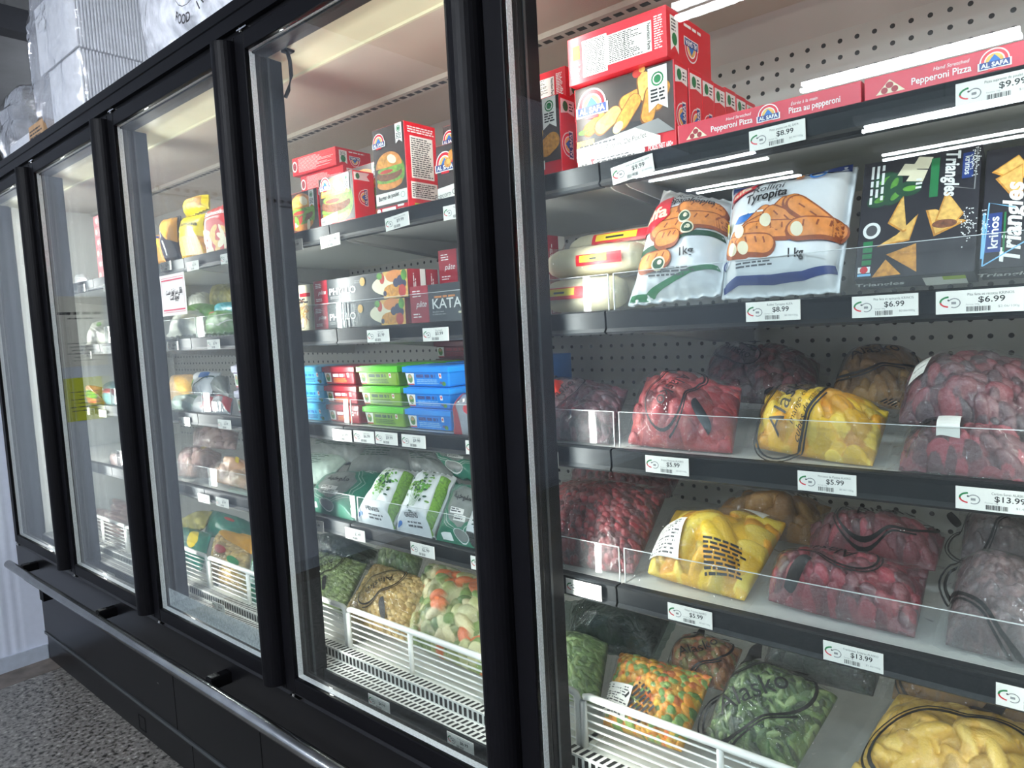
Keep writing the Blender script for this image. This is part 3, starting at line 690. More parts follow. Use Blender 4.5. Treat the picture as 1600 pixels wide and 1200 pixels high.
def skin_mesh(q, root, name, mat, amp=1.0, nu=72, nv=60, under=True, **pr):
    U, V = np.meshgrid(np.linspace(0, 1, nu), np.linspace(0, 1, nv)); B = q.base(U, V)
    wob = .002*np.sin(U*40+q.ph[0][0])*(1-prof(V, 0, 2, .5))+.002*np.sin(V*37+q.ph[1][0])*(1-prof(U, 0, 2, .5))
    T = (B+q.N*(q.skin(U, V, amp)+wob)[..., None]).reshape(-1, 3); T[:, 2] = np.maximum(T[:, 2], q.zf); T[:, 1] = np.maximum(T[:, 1], q.yf); mb = MB(); mb.v = [tuple(p) for p in T]; F = grid_faces(nu, nv)
    if under:
        D = (B-q.N*(.24*q.env(U, V)-.0015-wob)[..., None]).reshape(-1, 3); mb.v += [tuple(p) for p in D]; F += [tuple(x+nu*nv for x in f) for f in grid_faces(nu, nv, True)]
    mb.f = F; mb.m = [0]*len(F); return mb.build(name, mat, root, smooth=True, **pr)
def plane_quad(px, y0, z0, tilt): return [atp(x, y, y0, z0, tilt) for x, y in px]
def food_bag(label, px, y0, z0, tilt, thick, food, pal, size, group, name='frozen_food_bag', film=None, m=.06, seed=0, cat='bag', **kw):
    q = Quad(plane_quad(px, y0, z0, tilt), thick, m=m, seed=seed)
    c = sum(q.C)/4; t = thing(name, label, cat, (c[0], c[1], min(p[2] for p in q.C)), group)
    pieces(q, t, food, pal, size, **kw); skin_mesh(q, t, 'bag_film', film or FILM, under=False); return t, q
def apple_logo(t, q, x, y, s, rot, sub=('', ''), word='Alasko', name='brand_print', leaf=1, mat=None):
    """outlined apple with a leaf around the brand word"""
    mat = mat or BLK; k = Ink(); k.xf = (x, y, rot, s); P = []
    for i in range(44):
        a = 2*math.pi*i/44; r = 1+.16*math.cos(2*a)-.20*math.exp(-((math.degrees(a)-90)/22)**2)-.10*math.exp(-((math.degrees(a)-270)/20)**2)
        P.append((1.05*r*math.cos(a), .78*r*math.sin(a)))
    k.line(P, .055, mat, True); k.line([(a*1.1+.02, b*1.12) for a, b in P[3:38]], .035, mat)
    if leaf:
        L_ = [(-.02+.62*t_, .80+.62*t_+.26*math.sin(math.pi*t_)) for t_ in np.linspace(0, 1, 9)]+[(-.02+.62*t_, .80+.62*t_-.26*math.sin(math.pi*t_)) for t_ in np.linspace(1, 0, 9)][1:-1]
        k.poly(L_, mat)
    k.text(word, 0, .05, .42, mat, wid=1.45, bold=.0)
    for i, z in enumerate(sub):
        if z: k.text(z, .1, -.34-.2*i, .13, mat, wid=min(1.2, .085*len(z)))
    k.build(name, t, q.fn(.0006), .0008, .0004, fine=.007); return t
def bag_label(t, q, x, y, w_, h_, rot=0, bars=True, name='bag_label'):
    k = Ink(); k.xf = (x, y, rot, 1); k.rect(0, 0, w_, h_, PAPER, 6, 6)
    if bars: k.bars(w_*.08, h_*.12, w_*.92, h_*.88, BLK, 24)
    else: k.lines(w_*.05, h_*.05, w_*.95, h_*.95, 11, DGREY, .5, .15)
    k.build(name, t, q.fn(.0012), .0006, .0003, fine=.02)
def small_print(t, q, x, y, w_, h_, n, rot=0, mat=None):
    k = Ink(); k.xf = (x, y, rot, 1); k.lines(0, 0, w_, h_, n, mat or BLK, .55, .25); k.build('small_print', t, q.fn(.0008), .0003, .0002)

class Carton:
    def __init__(s, name, label, cat, O, ex, ey, ez, w_, d, h, mat, group=None, tops=None):
        s.O, s.ex, s.ey, s.ez, s.w, s.d, s.h = Vector(O), Vector(ex), Vector(ey), Vector(ez), w_, d, h
        s.t = MB().obox(s.O, s.ex*w_, s.ey*d, s.ez*h).build(name, mat, bevel=.0012, label=label, cat=cat, group=group)
    def front(s, x, y, l): return s.O+s.ex*x+s.ez*y-s.ey*l
    def right(s, x, y, l): return s.O+s.ex*(s.w+l)+s.ey*x+s.ez*y
    def bottom(s, x, y, l): return s.O+s.ex*x+s.ey*y-s.ez*l
X3, Y3, Z3 = Vector((1, 0, 0)), Vector((0, 1, 0)), Vector((0, 0, 1))
def upright(name, label, x0, x1, y0, y1, z0, z1, mat, group=None, cat='box', yaw=0):
    c, s_ = math.cos(math.radians(yaw)), math.sin(math.radians(yaw))
    return Carton(name, label, cat, (x0, y0, z0), (c, s_, 0), (-s_, c, 0), Z3, x1-x0, y1-y0, z1-z0, mat, group)
# food pictures
CRUST = M('golden_crust', (206, 140, 46), .5, noise=.35, scale=160); CRUSTL = M('light_crust', (232, 182, 92), .5, noise=.25, scale=160)
ORANGE = M('roll_orange', (226, 138, 62), .5, noise=.22, scale=120); ORANGED = M('roll_shade', (146, 70, 26), .5, noise=.2, scale=120)
BUN = M('bun_brown', (208, 132, 58), .4, noise=.3, scale=80); PATTY = M('patty_brown', (120, 70, 44), .6, noise=.5, scale=200); LETT = M('lettuce', (112, 156, 52), .5, noise=.5, scale=180)
PICBG = M('picture_dark', (70, 58, 54), .35, noise=.35, scale=12); BLKBOX = M('black_carton', (38, 36, 42), .3, noise=.12, scale=10); SLATE = M('slate_carton', (58, 62, 64), .35, noise=.12, scale=12)
CREAMI = M('cream_print', (232, 222, 190), .5, noise=.08); TOMATO = M('tomato', (186, 50, 36), .5, noise=.2); BERRYB = M('blueberry', (44, 50, 84), .5)
def safa_logo(k, x, y, s, word=True):
    k.ell(x, y, .5*s, .5*s, WHT, a0=0, a1=180); k.rect(x-.56*s, y-.28*s, x+.56*s, y+.02*s, WHT)
    k.arc(x, y, .40*s, 0, 180, .11*s, RED); k.ell(x, y, .3*s, .3*s, CRUSTL, a0=0, a1=180, n=12)
    k.poly([(x-.22*s, y-.02*s), (x-.12*s, y+.12*s), (x, y+.26*s), (x+.12*s, y+.12*s), (x+.22*s, y-.02*s)], BLUE)
    k.rect(x-.5*s, y-.24*s, x+.5*s, y+.01*s, NAVY); k.text('AL SAFA', x, y-.115*s, .17*s, WHT, wid=.9*s, bold=.03)
    k.rect(x-.22*s, y-.36*s, x+.22*s, y-.27*s, RED); return k
def ribbon(k, x, y, w_, h_, lines=True):         # white pennant with a green seal, hanging from (x, y)
    k.poly([(x, y), (x, y-h_), (x+w_/2, y-h_*.84), (x+w_, y-h_), (x+w_, y)], WHT)
    k.ell(x+w_/2, y-h_*.28, w_*.33, w_*.33, GREEN, n=14); k.arc(x+w_/2, y-h_*.28, w_*.22, 0, 360, w_*.06, WHT)
    if lines: k.lines(x+w_*.12, y-h_*.8, x+w_*.88, y-h_*.48, 4, BLK, .6, .05)
def facts(k, x0, y0, x1, y1, n=18):              # nutrition panel
    k.rect(x0, y0, x1, y1, PAPER); k.lines(x0+.003, y0+.003, x1-.003, y1-.003, n, BLK, .5, .25)
def tri(k, pts, m1=None): k.poly(pts, m1 or CRUSTL)
# ------------------------------------------------------------------ wide right-hand door, top shelf
S1 = 1.764
GA = 'red breaded chicken cartons'
def chicken(label, x0, y0, z1=1.906, w_=.191, d=.046, full=False, side='spine'):
    c = upright('chicken_carton', label, x0, x0+w_, y0, y0+d, S1, z1, RED, GA); h = c.h
    k = Ink()
    if full:
        k.rect(.002, .034, w_-.002, h-.001, PICBG); k.ell(.09, .045, .07, .02, M('picture_plate', (44, 42, 46), .4))
        for x, y, l, ww, r, mt in [(.112, .098, .048, .026, 12, CRUST), (.138, .112, .05, .027, 96, CRUSTL), (.165, .092, .05, .026, 60, CRUST), (.146, .082, .062, .027, 75, CRUST),
                                   (.040, .074, .052, .024, 25, CRUST), (.066, .075, .060, .028, 28, CRUSTL), (.106, .080, .064, .026, 48, CRUST)]:
            k.cap(x, y, l, ww, r, M('crust_edge', (128, 76, 22), .5, noise=.3)); k.cap(x+.001, y+.001, l*.93, ww*.88, r, mt)
        k.ell(.086, .060, .0115, .008, M('breast_meat', (240, 214, 140), .5, noise=.1), rot=40); k.ell(.016, .066, .010, .004, LEAF); k.ell(.022, .0645, .006, .003, LETT)
        k.ell(.125, .137, .008, .007, TOMATO); k.ell(.135, .141, .006, .005, CRUSTL); k.rect(.002, .034, .038, .052, CRUSTL)
        k.up(); k.poly([(.002, .034), (.002, .040), (w_-.03, .058), (w_-.002, .034)], GREYI)
        k.poly([(.001, .018), (.001, .040), (w_*.62, .052), (w_*.86, .030), (w_*.86, .018)], PAPER)
        k.text("Lanières D’ Poitrine De Poulet", .075, .033, .0088, BLK, rot=4, wid=.128); k.lines(.008, .040, .11, .044, 1, DGREY, .8)
        k.poly([(.003, .004), (.003, .018), (.029, .018), (.032, .011), (.029, .004)], WHT); k.text('16+', .014, .011, .009, BLK, bold=.02)
        k.poly([(.036, .006), (.034, .013), (.042, .020), (.134, .020), (.136, .013), (.13, .006)], WHT); k.lines(.042, .009, .13, .017, 2, DGREY)
        k.text('POIDS NET 680g', .164, .013, .008, WHT, wid=.044, bold=.02)
        k.build('front_picture', c.t, c.front)
        k = Ink(); safa_logo(k, .036, .107, .058); k.build('brand_logo', c.t, c.front, .0012)
        k = Ink(); ribbon(k, .145, h-.004, .034, .068); k.build('ribbon_seal', c.t, c.front, .0012)
    else:
        k.rect(.002, .03, w_-.002, h-.002, PICBG); k.cap(w_*.45, .07, .05, .026, 20, CRUST); k.cap(w_*.68, .075, .05, .026, 40, CRUSTL); k.rect(.002, .018, w_*.8, .034, PAPER)
        k.cap(w_*.86, .06, .05, .032, 30, CRUST); k.build('front_picture', c.t, c.front)
        k = Ink(); ribbon(k, w_-.038, h-.002, .03, .055); k.build('ribbon_seal', c.t, c.front, .001)
    k = Ink(); ww = min(d*.8, .034); x = (d-ww)/2
    k.poly([(x*.4, h-.008), (x*.4, h-.034), (x+ww*.5, h-.030), (d-x*.4, h-.034), (d-x*.4, h-.008)], WHT); k.ell(d*.36, h-.020, .008, .009, GREEN, n=14); k.lines(d*.6, h-.028, d*.88, h-.012, 3, DGREY)
    k.up(); k.xf = (d*.52, h*.40, 90, 1); safa_logo(k, 0, 0, .044); k.build('side_logo', c.t, c.right)
    return c
A = chicken('large red carton of breaded chicken strips, front facing, in the top row', 2.297, .166, full=True)
nth = ['first', 'second', 'third', 'fourth', 'fifth', 'last']
ys = [.2135, .2600, .3065, .353, .3995, .446]
for i, y in enumerate(ys): chicken('red chicken carton, %s of the row lined up behind the large front carton' % nth[i], 2.299, y, z1=1.904-.0015*(i % 3))
L0 = chicken('red chicken carton with a turned spine, cut off by the black door post', 2.078, .160, z1=1.908)
for i, y in enumerate((.2075, .254, .3005)): chicken('red chicken carton hidden behind the carton by the post, place %s from the front' % nth[i+1], 2.07, y, z1=1.902)
def lying(name, label, O, yaw, w_, d, h, group, nut=True):
    c, s_ = math.cos(math.radians(yaw)), math.sin(math.radians(yaw))
    C_ = Carton(name, label, 'box', O, (c, s_, 0), (-s_, c, 0), Z3, w_, d, h, RED, group); k = Ink()
    if nut:
        k.rect(w_*.16, h*.1, w_*.42, h*.86, PAPER); k.lines(w_*.17, h*.12, w_*.41, h*.84, 20, BLK, .5, .1)
        k.rect(w_*.42, h*.2, w_*.86, h*.80, PAPER); k.lines(w_*.44, h*.22, w_*.78, h*.78, 15, BLK, .5, .4); k.line([(w_*.60, h*.22), (w_*.60, h*.78)], .001, BLK)
        k.text('Nutrition Facts', w_*.835, h*.5, .006, BLK, rot=-90, wid=h*.52, bold=.03)
        k.lines(w_*.885, h*.2, w_*.97, h*.86, 14, WHT, .5, .3); k.rect(w_*.06, h*.52, w_*.13, h*.80, LIME); k.lines(w_*.03, h*.15, w_*.14, h*.42, 6, WHT, .5, .3)
        k.build('nutrition_panel', C_.t, C_.front)
    else:
        k.lines(w_*.15, h*.12, w_*.95, h*.9, 12, WHT, .35, .5); k.ell(w_*.06, h*.5, h*.22, h*.3, WHT); k.ell(w_*.06, h*.5, h*.16, h*.22, REDD); k.build('front_print', C_.t, C_.front)
    k = Ink(); k.poly([(.012, h*.86), (.012, h*.16), (.026, h*.30), (.040, h*.16), (.040, h*.86)], WHT); k.ell(.026, h*.42, .009, .010, GREEN, n=12); k.lines(.016, h*.56, .036, h*.82, 4, DGREY)
    k.up(); k.xf = (d*.52, h*.44, 180, 1); safa_logo(k, 0, 0, min(.048, h*.7)); k.xf = None; k.lines(d*.36, h*.78, d*.85, h*.9, 1, WHT); k.build('side_print', C_.t, C_.right); return C_
lying('chicken_carton', 'red carton lying on top of the front chicken carton, nutrition panel showing', (2.298, .150, 1.9075), 1, .186, .165, .078, GA)
lying('chicken_carton', 'red carton lying high behind the carton by the post, only its corner showing', (2.06, .215, 1.9125), 0, .185, .13, .062, GA)
GP = 'flat pizza cartons'
for i, (x0, y0) in enumerate([(2.494, .160), (2.7625, .160)]):
    c = upright('pizza_carton', ['flat red pepperoni pizza carton beside the chicken cartons', 'flat red pepperoni pizza carton at the right edge'][i], x0, x0+.265, y0, y0+.26, S1, 1.8005, M('carton_rose', (206, 44, 66), .35, noise=.06), GP)
    k = Ink(); k.xf = (0, .012, 0, 1)
    k.poly([(.014, .000), (.030, .017), (.048, .000)], CREAMI); k.ell(.030, .010, .0045, .004, REDD); k.ell(.024, .004, .004, .004, REDD); k.ell(.036, .004, .004, .004, REDD)
    k.text('Pepperoni Pizza', .087, .006, .0085, WHT, wid=.064, bold=.012); k.text('Hand Stretched', .098, .0165, .0045, WHT, wid=.038, shear=.2)
    k.text('Pizza au pepperoni', .205, .006, .0085, WHT, wid=.068, bold=.012); k.text('Étirée à la main', .192, .0165, .0045, WHT, wid=.036, shear=.2)
    k.build('front_lettering', c.t, c.front)
    k = Ink(); safa_logo(k, .142, .0205, .030); k.build('brand_logo', c.t, c.front, .001)
# ------------------------------------------------------------------ wide right-hand door, second shelf
S2 = 1.517
DOUGH = M('dough_roll', (226, 214, 178), .5, noise=.06, scale=30)
GR = 'rolled pastry packs'
RW = [('pale pastry roll in clear film lying at the shelf front, lowest', 2.205, 2.365, .191, 1.5525, .030), ('pale pastry roll in clear film, on the lowest front roll', 2.205, 2.395, .205, 1.613, .0275),
      ('pale pastry roll in clear film, topmost of the rolled packs', 2.215, 2.43, .268, 1.640, .030), ('pale pastry roll in clear film, low at the back of its pile', 2.21, 2.40, .264, 1.5525, .030)]
for i, (lb, x0, x1, y, z, r) in enumerate(RW):
    t = thing('pastry_roll', lb, 'pastry roll', ((x0+x1)/2, y, z-r), GR)
    xs = np.linspace(x0, x1, 14); mb = MB()
    mb.tube([(x, y+.0015*math.sin(x*40+i), z) for x in xs], [r*(.72 if k in (0, 13) else .93 if k in (1, 12) else 1+.02*math.sin(k*1.7)) for k in range(14)], 20)
    mb.build('rolled_dough', DOUGH, t, smooth=True)
    mb = MB(); xs2 = np.linspace(x0-.03, x1+.03, 20); mb.tube([(x, y, z-.001) for x in xs2], [(.35*r if k in (0, 19) else .8*r if k in (1, 18) else r+.003+.0012*math.sin(k*2.3+i)) for k in range(20)], 18)
    mb.build('wrapper', FILM, t, smooth=True)
    if i != 3:
        rr = r+.0052; fn = lambda x, a, l, y=y, z=z, rr=rr: Vector((x, y-(rr+l)*math.cos(a), z+(rr+l)*math.sin(a)))
        k = Ink(); a0, a1 = ((-.2, .42), (-.3, .3), (.1, .75))[i]; xa, xb = ((2.21, x1-.05), (x0+.075, x1-.02), (x0+.06, x1-.03))[i]
        k.rect(xa, a0, xb, a1, RED, 8, 4); k.up(); k.rect(xa+.008, a0+(a1-a0)*.3, xb-.03, a1-(a1-a0)*.1, YEL, 8, 4); k.up(); k.lines(xa+.03, a0+(a1-a0)*.42, xb-.05, a1-(a1-a0)*.3, 1, BLK, .6)
        k.build('paper_band', t, fn)
GW = 'white bags of filled pastry rolls'
def printed_bag(name, label, px, y0, z0, tilt, thick, mat, group, seed=0, m=.03, cat='bag', n=3.2, p=.6, amp=.8):
    q = Quad(plane_quad(px, y0, z0, tilt), thick, m=m, seed=seed, n=n, p=p, lump=.18)
    U, V = np.meshgrid(np.linspace(0, 1, 72), np.linspace(0, 1, 60)); c = sum(q.C)/4; B = q.base(U, V)
    wob = .0025*np.sin(U*43+seed)*(1-prof(V, 0, 2, .5))
    T_ = (B+q.N*(q.skin(U, V, amp)+wob)[..., None]).reshape(-1, 3); D_ = (B-q.N*(.5*q.env(U, V)-.002-wob)[..., None]).reshape(-1, 3)
    A_ = np.concatenate([T_, D_]); A_[:, 2] = np.maximum(A_[:, 2], q.zf); A_[:, 1] = np.maximum(A_[:, 1], q.yf); mb = MB(); mb.v = [tuple(x) for x in A_]; F = grid_faces(72, 60)+[tuple(x+4320 for x in f) for f in grid_faces(72, 60, True)]; mb.f = F; mb.m = [0]*len(F)
    t = mb.build(name, mat, loc=(c[0], c[1], min(v[2] for v in mb.v)), smooth=True, label=label, cat=cat, group=group); return t, q
def roll(k, x, y, l, w_, r, fill=WHT):
    k.cap(x, y, l, w_, r, ORANGED); k.cap(x, y+w_*.07, l*.91, w_*.74, r, ORANGE); c, s_ = math.cos(math.radians(r)), math.sin(math.radians(r))
    for u in (-.18, .05, .24): k.line([(x+u*l*c-w_*.36*-s_, y+u*l*s_+w_*.36*-c*-1), (x+u*l*c+w_*.1*-s_, y+u*l*s_+w_*.1*c)], w_*.07, ORANGED)
t, q = printed_bag('pastry_bag', 'white bag of green-trimmed spinach pastry rolls slumped at an angle', [(984, 480), (1128, 464), (1152, 318), (1040, 300)], .178, 1.518, 66, .045, PLAST, GW, seed=3)
w_, h = q.w, q.h; k = Ink()
k.line([(w_*.02, h*.04), (w_*.25, h*.03), (w_*.6, h*.14), (w_*.97, h*.25)], .008, GREEN)
k.line([(w_*.10, h*.36), (w_*.35, h*.40), (w_*.65, h*.50), (w_*.97, h*.56)], .010, DKGREEN); k.line([(w_*.3, h*.72), (w_*.62, h*.80)], .004, GREEN)
k.up()
for a in [(.45, .68, .085, .034, 20), (.72, .78, .08, .034, 8), (.48, .56, .09, .036, 14), (.80, .66, .075, .034, 12), (.44, .46, .05, .034, 12), (.33, .27, .065, .034, 10)]: roll(k, a[0]*w_, a[1]*h, *a[2:])
for x, y in ((.66, .555), (.40, .245), (.6, .66)): k.ell(w_*x, h*y, .012, .012, CREAMI); k.ell(w_*x, h*y, .010, .009, DKGREEN); k.ell(w_*x+.002, h*y+.002, .004, .004, CREAMI)
k.build('roll_picture', t, q.fn(), .0016, .0008, fine=.005)
k = Ink(); k.poly([(w_*.03, h*.52), (w_*.05, h*.74), (w_*.34, h*.88), (w_*.40, h*.68), (w_*.22, h*.52)], RED); k.text('alfa', w_*.20, h*.68, .022, CREAMI, rot=18, wid=.05, bold=.03, shear=.1); k.build('brand_badge', t, q.fn(), .0042, .0008, fine=.006)
k = Ink(); k.text('Rollini', w_*.52, h*.905, .010, DGREY, rot=6, wid=.045); k.text('Spanakopita', w_*.60, h*.845, .013, BLK, rot=8, wid=.080, bold=.02); k.text('1kg', w_*.70, h*.33, .014, BLK, rot=6, bold=.02)
k.lines(w_*.3, h*.14, w_*.8, h*.22, 3, DGREY); k.build('lettering', t, q.fn(), .004, .0004, fine=.008)
t, q = printed_bag('pastry_bag', 'white and blue bag of cheese pastry rolls standing upright', [(1130, 470), (1312, 458), (1342, 262), (1148, 300)], .184, 1.518, 72, .05, PLAST, GW, seed=6)
w_, h = q.w, q.h; k = Ink(); k.line([(w_*.02, h*.06), (w_*.2, h*.10), (w_*.5, h*.085), (w_*.75, h*.10), (w_*.97, h*.16)], .011, NAVY); k.line([(w_*.02, h*.965), (w_*.5, h*.96), (w_*.97, h*.985)], .012, NAVY)
k.poly([(w_*.16, h*.56), (w_*.2, h*.61), (w_*.52, h*.645), (w_*.52, h*.595), (w_*.2, h*.55)], BLUE); k.line([(w_*.25, h*.46), (w_*.5, h*.40), (w_*.7, h*.37), (w_*.95, h*.38)], .010, BLUE); k.poly([(w_*.05, h*.40), (w_*.12, h*.47), (w_*.22, h*.47), (w_*.18, h*.40)], NAVY)
k.up()
for a in [(.36, .545, .055, .024, 40), (.52, .57, .06, .026, 42), (.68, .575, .055, .03, 115), (.30, .47, .065, .028, 22), (.60, .51, .075, .030, -28), (.80, .53, .085, .030, -38), (.47, .44, .085, .032, -3), (.82, .435, .075, .034, 4), (.22, .34, .055, .036, -12), (.36, .335, .065, .036, -8)]:
    roll(k, a[0]*w_, a[1]*h, *a[2:])
for x, y in ((.225, .47), (.45, .525), (.70, .43), (.165, .335), (.265, .325)): k.ell(w_*x, h*y, .008, .011, CREAMI, rot=20)
k.ell(w_*.06, h*.55, .008, .009, YEL)
k.build('roll_picture', t, q.fn(), .0016, .0008, fine=.005)
k = Ink(); k.text('Rollini', w_*.42, h*.83, .013, DGREY, rot=2, wid=.044, bold=.01); k.text('Tyropita', w_*.42, h*.735, .016, BLK, rot=2, wid=.062, bold=.025); k.text('1 kg', w_*.70, h*.245, .012, BLK, wid=.022, bold=.03)
k.lines(w_*.2, h*.60, w_*.5, h*.63, 1, WHT); k.lines(w_*.2, h*.17, w_*.6, h*.22, 2, DGREY); k.arc(w_*.06, h*.28, .010, 0, 360, .0022, NAVY); k.arc(w_*.77, h*.905, .009, 0, 360, .003, BLUE); k.ell(w_*.64, h*.90, .006, .005, ORANGE)
k.build('lettering', t, q.fn(), .004, .0004, fine=.008)
k = Ink(); k.poly([(w_*.02, h*.80), (w_*.06, h*.88), (w_*.30, h*.93), (w_*.30, h*.85), (w_*.1, h*.80)], RED); k.text('alfa', w_*.17, h*.865, .010, CREAMI, rot=10, wid=.034, bold=.03); k.build('brand_badge', t, q.fn(), .0042, .0008, fine=.006)
# black cartons of filled triangles, leaning back
GT = 'black cartons of pastry triangles'
def triangles(label, px, blue):
    C_ = plane_quad(px, .162, 1.530, 70); O = C_[0]; ex = (C_[1]-C_[0]).normalized(); w_ = (C_[1]-C_[0]).length; nz = Vector((0, -math.sin(math.radians(70)), math.cos(math.radians(70))))
    ez = (-nz).cross(ex).normalized()
    if ez.z < 0: ez = -ez
    h = (C_[3]-C_[0]).dot(ez); c = Carton('pastry_carton', label, 'box', O, ex, -nz, ez, w_, .038, h, BLKBOX, GT)
    k = Ink(); T_ = lambda *p: tri(k, [(a*w_, b*h) for a, b in p], CRUSTL)
    def pastry(P, m_=CRUSTL): 
        k.poly([(a*w_, b*h) for a, b in P], CRUST); cx = sum(a for a, b in P)/len(P); cy = sum(b for a, b in P)/len(P); k.poly([((cx+(a-cx)*.88+.004)*w_, (cy+(b-cy)*.88+.006)*h) for a, b in P], m_)
    if not blue:
        pastry([(.18, .26), (.34, .34), (.52, .50), (.46, .29)]); pastry([(.26, .45), (.38, .68), (.43, .37), (.40, .36)])
        pastry([(.58, .52), (.66, .52), (.80, .42), (.92, .40), (.66, .30)]); pastry([(.66, .42), (.74, .66), (.89, .46), (.82, .38)]); k.ell(.74*w_, .395*h, .014, .006, PATTY)
        pastry([(.27, .19), (.52, .26), (.54, .03)], CRUST); pastry([(.16, -.02+.03), (.27, .15), (.41, .02)], CRUST)
        for x, y, r in ((.20, .82, 30), (.28, .78, 70), (.17, .66, 20), (.30, .68, 50), (.42, .72, 0)): k.ell(x*w_, y*h, .016, .011, DKGREEN, rot=r); k.ell(x*w_+.002, y*h, .009, .004, LEAF, rot=r)
        for x, y in ((.40, .88), (.48, .82), (.52, .92)): k.poly([(x*w_-.012, y*h-.006), (x*w_-.004, y*h+.010), (x*w_+.013, y*h+.006), (x*w_+.008, y*h-.010)], CREAMI)
        for i in range(4): k.rect(.06*w_, (.115+.052*i)*h, .145*w_, (.155+.052*i)*h, GREEN)
        k.ell(.125*w_, .40*h, .011, .012, WHT); k.ell(.125*w_, .40*h, .007, .008, DGREY); k.rect(.03*w_, .05*h, .14*w_, .10*h, WHT); k.ell(.085*w_, .075*h, .005, .005, RED); k.rect(.03*w_, -.0+.004, .15*w_, .042*h, LBLUE)
    else:
        pastry([(.06, .80), (.30, .92), (.5, .70), (.2, .74)]); pastry([(.10, .74), (.34, .84), (.36, .56), (.25, .58)])
    k.up(); rs = random.Random(5)
    for i in range(60):
        x, y = ((.93 if not blue else -.0)+rs.gauss(0, .03), (.36 if not blue else .36)+rs.gauss(0, .055)); x2, y2 = .98+rs.gauss(0, .022)-.02, .88+rs.gauss(0, .055)
        for a, b in ((x, y), (x2, y2)):
            if 0 < a < 1 and 0 < b < 1: k.rect(a*w_-.0007, b*h-.0007, a*w_+.0007, b*h+.0007, WHT)
    k.build('front_picture', c.t, c.front)
    k = Ink(); wl = LBLUE if blue else GREEN
    if not blue:
        k.xf = (.76*w_, .79*h, -90, 1); k.text('Triangles', 0, 0, .016, WHT, wid=.064, bold=.03, shear=.25); k.xf = (.90*w_, .84*h, -90, 1); k.rect(-.018, -.006, .018, .006, NAVY); k.text('krinos', 0, 0, .007, WHT, wid=.026, bold=.02)
        k.xf = None; k.rect(.60*w_, .62*h, .67*w_, .94*h, GREEN); k.line([(.80*w_, .68*h), (.96*w_, .64*h), (.97*w_, .98*h)], .0015, GREYI); k.lines(.48*w_, .70*h, .54*w_, .80*h, 3, WHT)
        k.xf = (.14*w_, .78*h, -90, 1); k.lines(-.03, -.01, .03, .01, 3, WHT)
    else:
        k.xf = (.30*w_, .37*h, 90, 1); k.text('Triangles', 0, 0, .020, WHT, wid=.105, bold=.03, shear=.25); k.xf = (.115*w_, .29*h, 90, 1); k.rect(-.026, -.008, .026, .008, NAVY); k.text('krinos', 0, 0, .010, WHT, wid=.042, bold=.02); k.line([(-.026, -.011), (.026, -.011)], .002, GREEN)
        k.text('FILLO', 0, -.024, .007, WHT, wid=.022); k.xf = None; k.line([(.03*w_, .02*h), (.06*w_, .54*h), (.30*w_, .48*h)], .0016, LBLUE); k.line([(.03*w_, .02*h), (.45*w_, .22*h)], .0016, LBLUE); k.rect(-.0*w_+.001, .08*h, .035*w_, .46*h, LBLUE)
    k.build('lettering', c.t, c.front, .0012, .0004)
    k = Ink(); k.text('Triangles', w_*(.20 if not blue else .24), .016, .011, WHT, wid=.060, bold=.02, shear=.25); k.text('krinos', w_*.2, .028, .004, GREYI)
    if not blue: k.rect(w_*.58, .002, w_*.92, .030, PAPER); k.rect(w_*.74, .018, w_*.92, .030, LIME)
    else: k.text('Phyllo', w_*.78, .016, .010, WHT, wid=.04, shear=.25)
    k.build('edge_lettering', c.t, lambda x, y, l: c.O+c.ex*x+c.ey*(.038-y)-c.ez*l); return c
triangles('black carton of spinach pastry triangles with green nutrition badges, leaning back', [(1334, 438), (1523, 424), (1536, 236), (1352, 256)], False)
triangles('black carton of cheese pastry triangles with light blue band, at the right edge', [(1529, 421), (1716, 408), (1730, 220), (1537, 236)], True)
# ------------------------------------------------------------------ wide right-hand door, bags of frozen fruit on the third shelf
S3, S4, DK = 1.281, 1.040, .692
GF = 'clear bags of frozen fruit on the third shelf'
t, q = food_bag('bag of purple mixed berries at the left end beside the door post', [(795, 690), (962, 704), (998, 604), (845, 588)], .184, S3+.006, 33, .042, 'mixed_berries', 'berry', .008, GF, seed=1, frost=.25)
apple_logo(t, q, q.w*.42, q.h*.55, .055, 52)
t, q = food_bag('bag of whole red strawberries with a large black apple print', [(966, 703), (1160, 720), (1176, 602), (1002, 580)], .184, S3+.006, 36, .062, 'strawberries', 'straw', .0140, GF, seed=2, asp=1.2, jit=.9, frost=.10)
apple_logo(t, q, q.w*.50, q.h*.47, .062, -115, ('fraises',))
t, q = food_bag('bag of dark cherries lying far back behind the strawberries', [(1080, 628), (1290, 645), (1300, 566), (1108, 548)], .40, S3+.03, 24, .06, 'dark_cherries', 'cherry', .010, GF, seed=3, frost=.22)
apple_logo(t, q, q.w*.35, q.h*.55, .05, -30)
t, q = food_bag('bag of bright yellow mango cubes with black lettering, nearest the glass', [(1164, 705), (1380, 742), (1412, 640), (1188, 606)], .184, S3+.006, 34, .058, 'mango_cubes', 'mango', .014, GF, seed=4, asp=1.2)
apple_logo(t, q, q.w*.36, q.h*.42, .066, 58, ('mango cubes', 'cubes de mangue'))
t, q = food_bag('bag of brownish mango in the shade behind the yellow mango cubes', [(1285, 632), (1440, 650), (1460, 566), (1318, 560)], .42, S3+.03, 26, .06, 'mango_pieces', 'fruit_shaded', .012, GF, seed=5, frost=.1)
apple_logo(t, q, q.w*.5, q.h*.5, .06, 30)
t, q = food_bag('bag of dark sour cherries lying on top of another cherry bag', [(1384, 668), (1650, 694), (1660, 578), (1405, 588)], .225, S3+.072, 24, .062, 'sour_cherries', 'cherry', .009, GF, seed=6, frost=.20)
